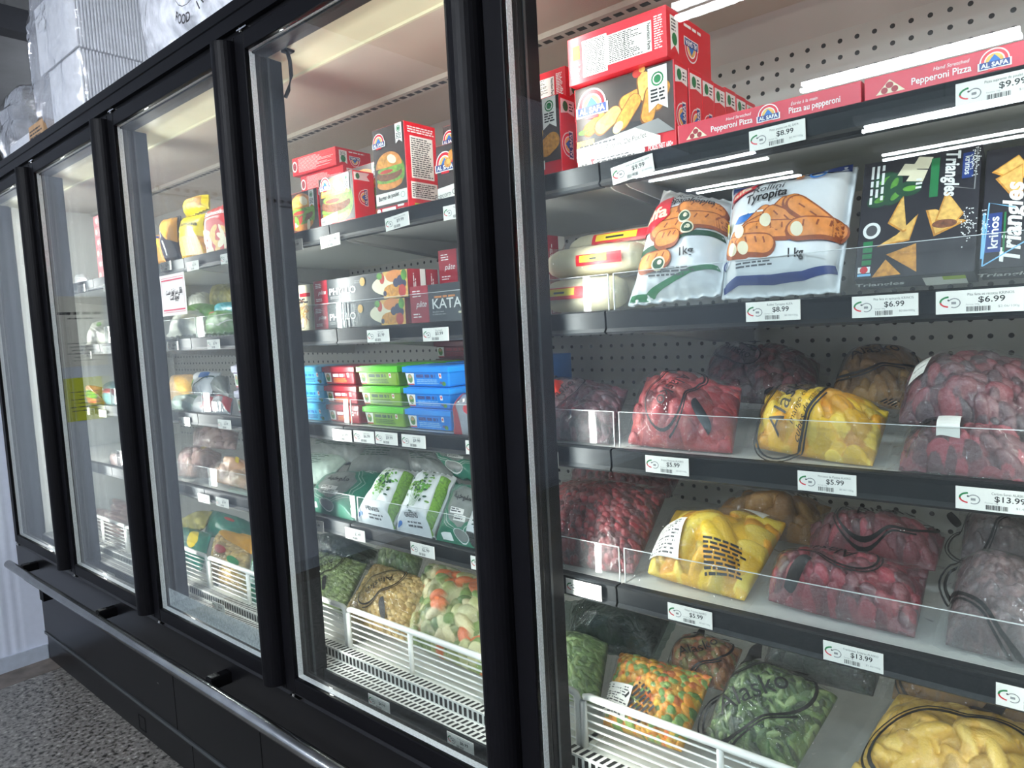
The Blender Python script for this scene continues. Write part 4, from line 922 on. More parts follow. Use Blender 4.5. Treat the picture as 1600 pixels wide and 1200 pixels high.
bag_label(t, q, q.w*.13, q.h*.36, .022, .036, -12); small_print(t, q, q.w*.05, q.h*.3, .022, .03, 5, 60)
t, q = food_bag('bag of sour cherries with a white bar code, undermost at the shelf front', [(1384, 743), (1650, 778), (1655, 682), (1408, 668)], .184, S3+.006, 28, .048, 'sour_cherries', 'rasp', .0095, GF, seed=7, frost=.22)
bag_label(t, q, q.w*.33, q.h*.22, .026, .040, 0); small_print(t, q, q.w*.14, q.h*.35, .05, .03, 6, 4)
# blue box and red pouch glimpsed at the left end of the shelf
c = upright('blue_carton', 'small bright blue carton at the back beside the door post', 1.96, 2.082, .30, .42, S3, S3+.155, M('carton_blue', (16, 84, 150), .35)); k = Ink(); k.rect(.02, .03, .09, .09, LBLUE); k.build('front_print', c.t, c.front)
t, q = printed_bag('snack_pouch', 'orange red pouch between the blue carton and the purple berries', [(862, 622), (884, 622), (882, 596), (866, 598)], .27, S3+.10, 60, .02, M('pouch_red', (206, 52, 30), .35), None, seed=9)
# lowest shelf
GL = 'clear bags of frozen fruit on the lowest shelf'
t, q = food_bag('big bag of small red currants leaning beside the door post', [(800, 885), (1002, 912), (1062, 765), (872, 742)], .184, S4+.006, 34, .075, 'red_currants', 'curr', .0062, GL, seed=11, asp=1.05, frost=.12)
t, q = food_bag('second bag of red currants lying behind the first, near the shelf above', [(878, 775), (1060, 782), (1085, 738), (886, 728)], .42, S4+.06, 22, .06, 'red_currants', 'curr', .0065, GL, seed=12, asp=1.05, frost=.25)
t, q = food_bag('bag of sliced yellow mango with nutrition label and bar code', [(996, 903), (1172, 956), (1252, 812), (1046, 788)], .184, S4+.006, 29, .062, 'sliced_mango', 'mango', .0185, GL, seed=13, asp=1.9, jit=.5)
bag_label(t, q, q.w*.08, q.h*.17, .072, .062, -4, False, 'nutrition_label'); bag_label(t, q, q.w*.70, q.h*.76, .034, .022, -2); small_print(t, q, q.w*.62, q.h*.10, .075, .05, 8, 14)
t, q = food_bag('shaded bag of mango lying behind the sliced mango', [(1085, 822), (1280, 862), (1318, 790), (1140, 776)], .40, S4+.03, 24, .06, 'mango_pieces', 'fruit_shaded', .016, GL, seed=14, asp=1.5)
small_print(t, q, q.w*.55, q.h*.5, .08, .05, 6, 20)
t, q = food_bag('big bag of pink raspberries with upside-down print at the shelf front', [(1180, 940), (1452, 1014), (1478, 886), (1206, 858)], .184, S4+.006, 27, .066, 'raspberries', 'rasp', .0098, GL, seed=15, asp=1.15, frost=.12)
apple_logo(t, q, q.w*.42, q.h*.66, .060, 166, ('framboises',))
t, q = food_bag('bag of raspberries lying behind the big raspberry bag', [(1248, 872), (1480, 900), (1500, 838), (1252, 818)], .36, S4+.045, 22, .06, 'raspberries', 'rasp', .0098, GL, seed=16, frost=.25)
apple_logo(t, q, q.w*.6, q.h*.6, .06, 20)
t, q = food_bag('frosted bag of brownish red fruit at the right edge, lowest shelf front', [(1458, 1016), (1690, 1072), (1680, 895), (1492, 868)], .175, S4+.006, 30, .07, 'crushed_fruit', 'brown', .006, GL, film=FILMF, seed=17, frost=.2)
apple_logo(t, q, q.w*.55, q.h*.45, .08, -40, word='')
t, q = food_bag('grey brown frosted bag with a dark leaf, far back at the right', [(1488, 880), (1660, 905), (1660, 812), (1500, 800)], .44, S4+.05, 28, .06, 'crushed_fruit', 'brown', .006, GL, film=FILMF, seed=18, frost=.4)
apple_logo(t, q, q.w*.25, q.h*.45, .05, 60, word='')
# deck: bags of vegetables behind the wire fence
GV = 'clear bags of frozen vegetables on the deck'
t, q = food_bag('bag of green vegetables beside the door post at the left fence end', [(790, 1092), (948, 1112), (962, 1000), (850, 975)], .199, DK+.006, 36, .06, 'green_vegetables', 'bean', .0055, GV, seed=21, asp=1.8, frost=.08)
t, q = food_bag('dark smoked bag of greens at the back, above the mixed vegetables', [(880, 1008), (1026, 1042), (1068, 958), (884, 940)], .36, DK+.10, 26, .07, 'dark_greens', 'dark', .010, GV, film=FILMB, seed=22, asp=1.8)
t, q = food_bag('bag of diced carrots, corn and peas with nutrition label', [(930, 1140), (1072, 1192), (1132, 1052), (962, 1010)], .199, DK+.006, 36, .06, 'mixed_vegetables', 'veg', .0066, GV, seed=23, asp=1.1)
bag_label(t, q, q.w*.06, q.h*.16, .068, .062, -6, False, 'nutrition_label'); small_print(t, q, q.w*.52, q.h*.12, .06, .06, 7, 50)
t, q = food_bag('second bag of mixed vegetables lying in shade behind the first', [(1030, 1058), (1140, 1090), (1172, 1012), (1062, 988)], .37, DK+.085, 30, .05, 'mixed_vegetables', 'veg_shaded', .0066, GV, seed=24)
apple_logo(t, q, q.w*.5, q.h*.5, .055, 40)
t, q = food_bag('large bag of chopped green spinach with black apple outline print', [(1082, 1163), (1246, 1228), (1330, 1086), (1165, 1012)], .199, DK+.006, 36, .075, 'chopped_spinach', 'spin', .0058, GV, seed=25, asp=2.0, jit=.9, frost=.12)
apple_logo(t, q, q.w*.42, q.h*.50, .085, 48)
t, q = food_bag('bag of yellow peach slices with a big black leaf, lower right corner', [(1268, 1266), (1660, 1370), (1650, 1130), (1396, 1066)], .199, DK+.006, 36, .07, 'peach_slices', 'peach', .017, GV, seed=26, asp=1.9, frost=.06)
apple_logo(t, q, q.w*.60, q.h*.48, .10, 8, word='')
t, q = food_bag('shaded bag of peaches behind, under the lowest shelf at the right', [(1372, 1092), (1660, 1164), (1660, 1090), (1392, 1028)], .40, DK+.10, 28, .06, 'peach_slices', 'fruit_shaded', .014, GV, film=FILMF, seed=27)
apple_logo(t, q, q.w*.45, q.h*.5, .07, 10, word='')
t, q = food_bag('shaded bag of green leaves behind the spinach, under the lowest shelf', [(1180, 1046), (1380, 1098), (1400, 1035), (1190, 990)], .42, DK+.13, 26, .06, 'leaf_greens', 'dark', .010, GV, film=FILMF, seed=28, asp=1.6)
# ------------------------------------------------------------------ fourth door, top shelf: burger cartons
GB = 'red burger cartons behind the fourth door'
def burger_art(k, w_, h, y0, big=1.0, pale=False):
    s = min(w_, h)*.42*big; x = w_*.47
    k.ell(x+s*.75, y0+s*.55, s*.4, s*.6, LETT); k.ell(x, y0+s*.08, s*.95, s*.30, BUN); k.ell(x, y0+s*.28, s*.98, s*.2, LETT)
    k.ell(x, y0+s*.50, s*.98, s*.30, PATTY); k.ell(x+s*.1, y0+s*.72, s*.95, s*.2, LETT); k.ell(x-s*.2, y0+s*.66, s*.5, s*.09, TOMATO)
    k.ell(x, y0+s*.86, s*.98, s*.72, BUN, a0=0, a1=180); k.ell(x-s*.1, y0+s*.95, s*.8, s*.52, CRUST if not pale else CRUSTL, a0=0, a1=180); k.ell(x+s*.25, y0+s*1.2, s*.35, s*.2, CREAMI, rot=-25)
def burger(name, label, x0, x1, y0, y1, z1, art='tall', facts_side=True, mat=None):
    c = upright(name, label, x0, x1, y0, y1, S1, z1, RED, GB); w_, h = c.w, c.h; d = c.d; k = Ink()
    k.rect(.001, h*.10, w_-.001, h-.001, PICBG)
    if art == 'popcorn':
        rs = random.Random(3)
        for i in range(26): x, y = w_*(.66+rs.gauss(0, .16)), h*(.50+rs.random()*.42); k.ell(x, y, .011, .010, CRUST if i % 3 else ORANGED, rot=rs.random()*90, n=8); k.ell(x+.001, y+.002, .007, .006, CRUSTL if i % 2 else ORANGE, n=7)
        k.poly([(0.001, .002), (.001, h*.26), (w_-.001, h*.34), (w_-.001, .002)], PAPER); k.up(); k.text('Popcorn Chicken', w_*.32, h*.14, .011, BLK, rot=5, wid=.095)
    else:
        burger_art(k, w_, h, h*(.34 if art == 'tall' else .2), 1.0 if art == 'tall' else 1.15, art != 'tall')
        if art == 'tall':
            k.rect(.001, h*.13, w_-.001, h*.26, PAPER); k.up(); k.text('Burger de poulet', w_*.42, h*.205, .010, BLK, rot=3, wid=.07, bold=.02); k.ell(w_*.86, h*.20, .007, .009, WHT); k.arc(w_*.86, h*.20, .006, 0, 360, .001, GREEN)
            k.rect(.02, h*.03, w_*.62, h*.085, WHT); k.ell(w_*.08, h*.055, .007, .007, WHT); k.lines(w_*.68, h*.02, w_*.96, h*.11, 2, WHT)
        elif art == 'beef':
            k.poly([(.001, h*.04), (.001, h*.22), (w_*.5, h*.30), (w_*.5, h*.12)], PAPER); k.up(); k.text('Angus Beef Burgers', w_*.24, h*.17, .008, BLK, rot=6, wid=.06)
        else:
            for i in range(7): k.ell(w_*(.2+.12*(i % 5)), h*(.2+.07*(i % 4)), .014, .007, (LETT, CREAMI, TOMATO)[i % 3], rot=i*20)
    k.build('front_picture', c.t, c.front)
    k = Ink()
    if art in ('tall', 'beef', 'popcorn'): safa_logo(k, w_*(.20 if art != 'popcorn' else .20), h*(.84 if art != 'popcorn' else .66), .040 if art != 'popcorn' else .052)
    if art != 'popcorn': ribbon(k, w_*.74, h-.002, .022, .042)
    k.build('brand_logo', c.t, c.front, .0012); k = Ink()
    if facts_side:
        k.lines(d*.1, h*.88, d*.95, h*.96, 3, WHT, .5, .1); facts(k, d*.16, h*.38, d*.88, h*.85); facts(k, d*.12, h*.15, d*.96, h*.34, 7); k.rect(d*.2, h*.03, d*.5, h*.10, LIME); k.build('nutrition_panel', c.t, c.right)
    else:
        k.poly([(d*.04, h*.97), (d*.80, h*.97), (d*.66, h*.90), (d*.80, h*.82), (d*.04, h*.82)], WHT); k.ell(d*.22, h*.895, .006, .007, GREEN, n=12); k.xf = (d*.5, h*.5, 90, 1); safa_logo(k, 0, 0, .036); k.build('side_logo', c.t, c.right)
    return c
burger('burger_carton', 'tall dark and red chicken burger carton with nutrition facts on its side', 1.742, 1.850, .165, .258, 1.957)
burger('chicken_carton', 'popcorn chicken carton with fried bites, beside the door handle', 1.944, 2.072, .165, .215, 1.881, 'popcorn')
burger('burger_carton', 'red carton standing back between the burger and popcorn chicken cartons', 1.862, 1.965, .27, .36, 1.958)
burger('burger_carton', 'beef burger carton with shiny front and red logo side, top shelf', 1.524, 1.662, .165, .226, 1.887, 'beef', False)
burger('burger_carton', 'carton picturing buns and salad, half hidden by the dark post', 1.375, 1.516, .165, .226, 1.871, 'salad', False)
burger('burger_carton', 'red carton standing right behind the beef burger carton', 1.545, 1.690, .232, .292, 1.915, 'beef', False)
pl = ['lowest', 'second', 'middle', 'fourth', 'topmost']
for i in range(5): lying('burger_carton', 'red carton lying flat, %s of the stack behind the burger cartons' % pl[i], (1.188+.012*(i % 2)-(.0 if i < 4 else .008), .33-.012*(i % 3), S1+.0526*i), -2+i*1.5, .195, .13, .0515, GB, False)
# ------------------------------------------------------------------ fourth door, second shelf: pastry cartons
GK = 'black pastry cartons behind the fourth door'
def pastry(label, x0, y0, z0, w_, h, d, word, pic, logo=True):
    c = upright('pastry_carton', label, x0, x0+w_, y0, y0+d, z0, z0+h, SLATE, GK); k = Ink(); r = .058
    k.rect(.0, .0, r, h, REDD); k.lines(.008, h*.70, .036, h*.9, 3, WHT, .4, .3); k.lines(.008, h*.16, .036, h*.3, 2, WHT, .4, .3)
    if pic == 'berries':
        k.ell(w_-.001, h*.5, .125, h*.485, CREAMI, a0=90, a1=270); k.up(); k.rect(w_-.085, .001, w_-.001, h-.001, CRUSTL)
        for x, y, a, b, m_ in [(.20, .55, .030, .018, CREAMI), (.55, .8, .030, .014, ORANGE), (.5, .3, .034, .014, CRUST), (.75, .62, .012, .012, BERRYB), (.6, .55, .010, .010, BERRYB), (.85, .5, .010, .010, BERRYB), (.88, .8, .010, .012, LEAF), (.12, .75, .009, .012, TOMATO), (.80, .25, .013, .014, TOMATO), (.2, .2, .006, .006, BERRYB), (.03, .85, .010, .008, LEAF)]:
            k.ell(w_-.10+.1*x, h*y, a, b*1.0, m_, n=12)
    else:
        k.ell(w_-.085, h*.5, .072, h*.46, WHT); k.ell(w_-.08, h*.5, .05, h*.33, ORANGE); k.ell(w_-.09, h*.58, .03, h*.18, CRUSTL)
    k.build('front_picture', c.t, c.front); k = Ink()
    k.text(word, r+.062 if word == 'PHYLLO' else r+.072, h*.50, h*.26, WHT, wid=.105 if word == 'PHYLLO' else .118, bold=.01)
    k.text('pâte', r-.022, h*.5, h*.16, WHT, wid=.034, shear=.3); k.lines(r+.012, h*.2, r+.06, h*.32, 2, GREYI, .5); k.lines(r+.11, h*.70, r+.14, h*.84, 2, GREYI, .5)
    if word == 'PHYLLO': k.ell(w_-.16, h*.74, .010, .010, M('seal_gold', (206, 160, 60), .4)); k.arc(w_-.16, h*.74, .0065, 0, 360, .0016, CRUST)
    else: k.lines(r+.02, h*.62, r+.09, h*.72, 1, ORANGE, .5); k.lines(r+.09, h*.2, r+.15, h*.3, 1, CREAMI, .5)
    k.build('lettering', c.t, c.front, .0012); k = Ink(); k.rect(.0, .0, d*.70, h, REDD); k.rect(d*.70, .0, d, h, PAPER); k.xf = (d*.35, h*.5, 90, 1); k.lines(-h*.4, -.006, h*.4, .004, 2, WHT); k.build('end_print', c.t, c.right); return c
S2b = 1.517
pastry('phyllo carton with berry picture, lower of the front pair', 1.472, .160, S2b, .352, .0618, .052, 'PHYLLO', 'berries')
pastry('phyllo carton with berry picture, upper of the front pair', 1.478, .160, S2b+.0622, .360, .0618, .052, 'PHYLLO', 'berries')
for i, (y, n_) in enumerate(((.214, 'second'), (.268, 'third'))):
    pastry('phyllo carton of the %s row back, lower, hidden by the front pair' % n_, 1.476, y, S2b, .358, .0618, .052, 'PHYLLO', 'berries'); pastry('phyllo carton of the %s row back, upper, only its red end showing' % n_, 1.478, y, S2b+.0622, .360, .0618, .052, 'PHYLLO', 'berries')
pastry('kataifi carton with a white plate, front of the shelf', 1.842, .160, S2b, .33, .083, .075, 'KATAIFI', 'plate')
pastry('kataifi carton under the rear one, hidden behind the front kataifi carton', 1.850, .245, S2b, .30, .083, .075, 'KATAIFI', 'plate')
pastry('kataifi carton raised at the back, topmost and cut off by the door handle', 1.850, .245, S2b+.0835, .30, .081, .075, 'KATAIFI', 'plate')
c = upright('pastry_carton', 'cream coloured carton with a nut pastry picture beside the dark post', 1.30, 1.462, .160, .21, S2b, S2b+.120, CREAMI, GK); k = Ink(); w_, h = c.w, c.h
for i in range(60):
    rs = random.Random(i); x, y = w_*(.72+rs.gauss(0, .12)), h*(.38+rs.gauss(0, .12))
    if .01 < x < w_-.01 and .01 < y < h-.01: k.cap(x, y, .018, .0025, rs.random()*180, (CRUST, CRUSTL, PATTY)[i % 3])
k.build('front_picture', c.t, c.front); k = Ink(); k.rect(w_*.7, h*.74, w_-.001, h*.82, RED); k.lines(w_*.45, h*.60, w_*.97, h*.72, 2, BLK, .6); k.lines(w_*.5, h*.06, w_*.9, h*.10, 1, DGREY); k.build('lettering', c.t, c.front, .001)
# ------------------------------------------------------------------ fourth door, third shelf: tubs
def tub_kind(kind, col, lid, w_, d, label):
    h = .0478; t = thing('food_tub', label, 'tub', (0, 0, 0), kind); b = .008
    mb = MB(); mb.add([(x, y, z) for z, e in ((.0005, b), (h-.014, .003)) for x, y in ((e, e), (w_-e, e), (w_-e, d-e), (e, d-e))], [(0, 1, 2, 3), (4, 7, 6, 5), (0, 4, 5, 1), (1, 5, 6, 2), (2, 6, 7, 3), (3, 7, 4, 0)])
    mb.build('tub_body', col, t, bevel=.004)
    mb = MB(); mb.box(0, w_, 0, d, h-.0145, h-.002); mb.box(.006, w_-.006, .006, d-.006, h-.002, h-.0002); mb.build('lid', lid, t, bevel=.002)
    fn = lambda x, y, l: Vector((x, b-(b-.003)*(y/(h-.014))-l, y))
    k = Ink(); k.poly([(.010, .004), (.008, .031), (.036, .031), (.032, .004)], PAPER); k.ell(.021, .019, .008, .010, LEAF); k.ell(.021, .023, .0055, .004, M('badge_skin', (196, 150, 104), .6)); k.rect(.010, .004, .032, .007, TOMATO); k.build('badge', t, fn)
    return t, fn, h
def tub_text(t, fn, m1, m2, w_):
    k = Ink(); k.lines(.042, .020, w_-.042, .029, 1, m1, .8, .1); k.lines(.042, .006, w_-.036, .018, 3, m2, .55, .2); k.rect(w_-.034, .020, w_-.026, .031, WHT); k.ell(w_-.030, .026, .0025, .003, RED, n=8); k.build('label_print', t, fn)
def dup(root, loc, label):
    r = root.copy(); COL.objects.link(r); r.location = loc; r['label'] = label; LOC[r.name] = Vector(loc)
    for ch in list(root.children):
        c = ch.copy(); COL.objects.link(c); c.parent = r
    return r
def tubs(kind, col, lid, x0, y0, w_, d, what, m1, m2, tiers=3, dx=.0, extra=None, sides=True):
    t, fn, h = tub_kind(kind, col, lid, w_, d, '%s, undermost of the stack' % what); tub_text(t, fn, m1, m2, w_)
    if extra: extra(t, fn, w_, h)
    rn = lambda x, y, l: Vector((w_-(b_(y))+l, x, y)); b_ = lambda y: .008-.005*(y/(h-.014)); k = Ink()
    for i in range(5): k.rect(d*.15, .006+.0055*i, d*.6, .0068+.0055*i, lid)
    k.bars(d*.66, .008, d*.86, .028, NAVY, 10); k.build('side_print', t, rn)
    t.location = (x0, y0, S3+.0005); LOC[t.name] = t.location.copy()
    for i in range(1, tiers): dup(t, (x0-dx*i, y0, S3+.0005+.0482*i), '%s, %s of the stack' % (what, ('undermost', 'middle', 'topmost', 'loose on top')[i]))
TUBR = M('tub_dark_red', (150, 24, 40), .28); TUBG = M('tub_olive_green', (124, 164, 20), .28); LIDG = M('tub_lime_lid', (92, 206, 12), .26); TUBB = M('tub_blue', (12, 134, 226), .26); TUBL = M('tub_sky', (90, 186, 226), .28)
LIDB = M('tub_blue_lid', (24, 150, 240), .24)
GN = lambda c_: '%s tubs behind the fourth door' % c_
def orbs(t, fn, w_, h): k = Ink(); k.ell(w_-.022, .008, .006, .005, LEAF); k.ell(w_-.030, .010, .004, .003, M('grape', (96, 80, 130), .5)); k.build('fruit_print', t, fn)
tubs(GN('sky blue'), TUBL, TUBL, 1.335, .168, .142, .10, 'sky blue lidded tub beside the dark post', BLUE, NAVY, extra=orbs)
tubs(GN('dark red'), TUBR, TUBR, 1.481, .168, .136, .10, 'dark red lidded tub next to the sky blue ones', WHT, ORANGE, dx=.004)
tubs(GN('green'), TUBG, LIDG, 1.632, .168, .152, .10, 'green tub with lime lid, front row', DKGREEN, DKGREEN, dx=.007)
tubs(GN('green'), TUBG, LIDG, 1.62, .285, .152, .10, 'green tub with lime lid, row behind the front tubs', DKGREEN, DKGREEN)
tubs(GN('bright blue'), TUBB, LIDB, 1.789, .168, .150, .10, 'bright blue lidded tub, front row', NAVY, LBLUE, extra=orbs)
tubs(GN('bright blue'), TUBB, LIDB, 1.800, .285, .150, .10, 'bright blue lidded tub, row behind the front tubs', NAVY, LBLUE)
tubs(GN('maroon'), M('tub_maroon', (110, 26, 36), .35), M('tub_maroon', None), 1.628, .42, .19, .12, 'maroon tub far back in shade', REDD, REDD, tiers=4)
FOIL = M('foil_silver', (196, 196, 200), .22, .6, noise=.2, bump=.4, bscale=40)
t, q = printed_bag('foil_pack', 'red and silver foil pack with zigzag edge beside the bright blue tubs', [(709, 684), (775, 690), (775, 606), (722, 622)], .160, S3+.004, 55, .035, FOIL, None, seed=31)
k = Ink(); w_, h = q.w, q.h; k.poly([(.001, .002), (.001, h*.5), (w_*.20, h*.98), (w_*.5, h*.98), (w_*.2, h*.55), (w_*.2, h*.02)], REDD); k.ell(w_*.5, h*.42, w_*.14, h*.12, RED, rot=40); k.ell(w_*.7, h*.7, w_*.16, h*.05, RED, rot=50); k.build('pack_print', t, q.fn(), .0008, .0008, fine=.006)
# ------------------------------------------------------------------ fourth door, lowest shelf: leaf vegetable bags
GH = 'leaf vegetable bags behind the fourth door'
GBAG = M('green_printed_bag', (14, 118, 88), .3, noise=.08, bump=.25, bscale=30); GREYBAG = M('grey_window_bag', (126, 130, 126), .35, noise=.2, bump=.3, bscale=26); CLEARG = M('pale_green_bag', (176, 192, 180), .3, noise=.15, bump=.3, bscale=26)
def green_bag(label, px, y0, z0, tilt, seed):
    t, q = printed_bag('leaf_vegetable_bag', label, px, y0, z0, tilt, .035, GBAG, GH, seed=seed); w_, h = q.w, q.h; k = Ink()
    P = [(w_*(.5+(.34+.03*math.sin(i*2.1))*math.cos(a)), h*(.54+(.36+.02*math.cos(i*1.7))*math.sin(a))) for i, a in enumerate(np.linspace(0, 2*math.pi, 25)[:-1])]
    k.poly([(w_*.5+(x-w_*.5)*.86, h*.54+(y-h*.54)*.86) for x, y in P], GREYBAG); k.line(P, .0022, CLEARG, True); k.line([(w_*.5+(x-w_*.5)*1.14, h*.54+(y-h*.54)*1.1) for x, y in P], .0016, CLEARG, True)
    k.rect(w_*.30, h*.38, w_*.58, h*.46, WHT); k.rect(w_*.40, h*.29, w_*.64, h*.37, WHT); k.rect(w_*.1, h*.05, w_*.3, h*.12, WHT); k.ell(w_*.5, h*.12, w_*.12, h*.07, GREYBAG); k.arc(w_*.5, h*.12, w_*.13, 0, 360, .0015, WHT, ry=h*.08)
    k.build('bag_print', t, q.fn(), .0008, .0008, fine=.006)
    k = Ink(); k.text('ملوخية' and arabic('ملوخية'), w_*.5, h*.62, .02, BLK, wid=w_*.36, bold=.03); k.lines(w_*.32, h*.39, w_*.56, h*.45, 2, BLK, .5); k.lines(w_*.42, h*.30, w_*.62, h*.36, 2, BLK, .5); k.lines(w_*.8, h*.84, w_*.95, h*.93, 3, WHT); k.build('lettering', t, q.fn(), .0024, .0005, fine=.008); return t
def herb_bag(label, px, y0, z0, tilt, seed, wd):
    t, q = printed_bag('leaf_vegetable_bag', label, px, y0, z0, tilt, .04, PLAST, GH, seed=seed); w_, h = q.w, q.h; k = Ink(); rs = random.Random(seed)
    for i in range(70): x, y = w_*(.5+rs.gauss(0, .13)), h*(.62+rs.gauss(0, .13)); k.ell(x, y, .006, .0035, (LEAF, LETT, DKGREEN)[i % 3], rot=rs.random()*180, n=7)
    for i in range(6): k.line([(w_*(.44+.025*i), h*.30), (w_*(.36+.06*i), h*.55)], .0012, LEAF)
    k.poly([(w_*.9, h*.02), (w_*.97, h*.05), (w_*.97, h*.9), (w_*.84, h*.85), (w_*.88, h*.4)], LETT); k.build('leaf_picture', t, q.fn(), .0008, .0006, fine=.006)
    k = Ink(); k.text(wd, w_*.45, h*.17, .012, BLK, wid=w_*.36, bold=.03); k.lines(w_*.3, h*.05, w_*.7, h*.11, 2, DGREY); k.ell(w_*.08, h*.10, .008, .006, BLUE); k.build('lettering', t, q.fn(), .006, .0003, fine=.008); return t
S4b = 1.040
green_bag('green leaf vegetable bag with grey window beside the dark post', [(470, 800), (548, 824), (604, 738), (510, 745)], .166, S4b+.004, 24, 41)
herb_bag('white bag with a leafy herb picture at the shelf front', [(553, 826), (612, 842), (656, 740), (606, 733)], .164, S4b+.006, 30, 42, 'FÈVES')
herb_bag('white bag with bright green sprigs, second of the front pair', [(614, 842), (674, 852), (714, 748), (660, 737)], .168, S4b+.012, 33, 43, 'GREENS')
green_bag('green leaf vegetable bag with wavy white outline beside the sprig bag', [(678, 857), (760, 880), (776, 770), (712, 757)], .166, S4b+.004, 27, 44)
def plain_bag(label, px, y0, z0, tilt, seed, mat, th=.035):
    t, q = printed_bag('leaf_vegetable_bag', label, px, y0, z0, tilt, th, mat, GH, seed=seed); k = Ink(); k.lines(q.w*.2, q.h*.35, q.w*.8, q.h*.75, 5, DKGREEN, .35, .5); k.build('bag_print', t, q.fn(), .0008, .0006, fine=.006)
plain_bag('pale bag corner lying over the green bag at the right, lowest shelf', [(715, 868), (800, 888), (800, 788), (744, 790)], .160, S4b+.028, 30, 45, PLAST, .02)
plain_bag('pale green bag with printed text, at the post above the green bag', [(470, 770), (520, 745), (548, 718), (470, 712)], .27, S4b+.06, 26, 46, CLEARG)
plain_bag('grey window bag lying deep on the shelf, first from the post', [(480, 722), (580, 730), (600, 694), (480, 684)], .42, S4b+.12, 22, 47, GREYBAG)
plain_bag('grey window bag lying deep on the shelf, second from the post', [(540, 742), (640, 752), (672, 704), (566, 700)], .36, S4b+.085, 24, 48, GREYBAG)
green_bag('green leaf vegetable bag far back under the shelf above, right end', [(664, 738), (770, 760), (776, 712), (680, 700)], .40, S4b+.10, 26, 49)
plain_bag('crumpled grey bag behind the sprig bag, right half of the lowest shelf', [(640, 745), (720, 762), (700, 712), (630, 708)], .35, S4b+.075, 26, 50, GREYBAG)
# deck
GV4 = 'clear vegetable bags on the deck behind the fourth door'
t, q = food_bag('bag of green peas with black print beside the dark post', [(440, 925), (540, 972), (590, 878), (450, 846)], .185, DK+.004, 36, .05, 'green_peas', 'pea', .0055, GV4, seed=51, asp=1.02, frost=.05)
apple_logo(t, q, q.w*.62, q.h*.60, .058, -135)
t, q = food_bag('bag of golden chick peas with black apple outline and leaf', [(524, 972), (640, 1020), (690, 905), (584, 872)], .185, DK+.004, 36, .055, 'chick_peas', 'chick', .0058, GV4, seed=52, asp=1.05)
apple_logo(t, q, q.w*.50, q.h*.56, .064, -128)
t, q = food_bag('bag of mixed broccoli, carrot and cauliflower beside the door handle', [(620, 1012), (790, 1090), (800, 905), (664, 868)], .185, DK+.004, 37, .065, 'mixed_vegetables', 'mix', .0165, GV4, seed=53, asp=1.3, jit=.9)
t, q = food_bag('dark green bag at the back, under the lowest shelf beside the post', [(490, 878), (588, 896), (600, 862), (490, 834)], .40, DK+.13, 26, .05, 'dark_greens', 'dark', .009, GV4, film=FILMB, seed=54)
t, q = food_bag('shaded bag of peas between the dark green bag and mixed vegetables', [(585, 892), (655, 912), (668, 872), (590, 856)], .38, DK+.12, 26, .045, 'green_peas', 'bean', .006, GV4, film=FILMF, seed=55)
# ------------------------------------------------------------------ third door
G3 = 'snack packs behind the third door'
def stand_pack(label, px, mat, seed, art, y0=.165, tilt=74, th=.03, z0=S1):
    t, q = printed_bag('snack_pack', label, px, y0, z0, tilt, th, mat, G3, seed=seed); k = Ink(); art(k, q.w, q.h); k.build('pack_print', t, q.fn(), .0008, .0008, fine=.007); return t
YELB = M('yellow_pack', (226, 204, 20), .3); REDB = M('red_pack', (206, 40, 44), .3); PURB = M('purple_black_pack', (40, 34, 48), .3); STRAW = M('straw_snack', (190, 140, 70), .5, noise=.4, scale=90)
def a_straws(k, w_, h):
    rs = random.Random(2); k.rect(.002, .004, w_-.002, h*.44, STRAW)
    for i in range(16): x = w_*(.06+.055*i); k.line([(x, h*.03), (x+w_*rs.uniform(-.05, .05), h*rs.uniform(.36, .5))], .005, (CRUST, CRUSTL, STRAW)[i % 3])
    k.up(); k.rect(w_*.0+.003, h*.60, w_*.20, h*.86, BLK); k.text('Samosa', w_*.58, h*.72, .016, BLK, wid=w_*.62, bold=.02)
def a_red(k, w_, h):
    for i in range(18): k.ell(w_*(.15+.22*(i % 4)+.05*(i % 3)), h*(.06+.09*(i//4)), w_*.14, h*.06, (CREAMI, CRUSTL)[i % 2], rot=i*33)
    k.up(); k.rect(.003, h*.62, w_*.16, h*.9, BLK); k.text('Samosa', w_*.56, h*.76, .018, WHT, wid=w_*.6, bold=.02, shear=.1)
def a_pur(k, w_, h): k.poly([(w_*.1, h*.95), (w_*.95, h*.95), (w_*.95, h*.36), (w_*.55, h*.42), (w_*.2, h*.7)], M('pack_orange', (226, 160, 50), .4)); k.arc(w_*.5, h*.78, w_*.2, 0, 360, w_*.05, CRUST); k.xf = (w_*.3, h*.3, 90, 1); k.lines(-h*.2, -.006, h*.2, .006, 2, WHT)
def a_small(k, w_, h): k.rect(w_*.1, h*.5, w_*.9, h*.72, YEL); k.rect(w_*.1, h*.78, w_*.9, h*.86, NAVY); k.ell(w_*.5, h*.28, w_*.3, h*.2, CRUST)
stand_pack('purple and orange snack pack at the left, upright', [(262, 411), (288, 406), (284, 338), (258, 344)], PURB, 61, a_pur)
stand_pack('small tan snack pack at the far left beside the post', [(246, 416), (263, 411), (260, 366), (243, 372)], STRAW, 62, a_small)
stand_pack('yellow bag of straw shaped snacks standing on the top shelf', [(288, 406), (326, 402), (325, 334), (288, 342)], YELB, 63, a_straws)
stand_pack('yellow pack lying on the bag of straw snacks', [(294, 342), (330, 326), (328, 304), (294, 318)], YELB, 64, lambda k, w_, h: (k.rect(w_*.4, h*.15, w_*.9, h*.8, STRAW), k.rect(w_*.05, h*.2, w_*.2, h*.7, BLK)), y0=.19, th=.03, z0=S1+.10)
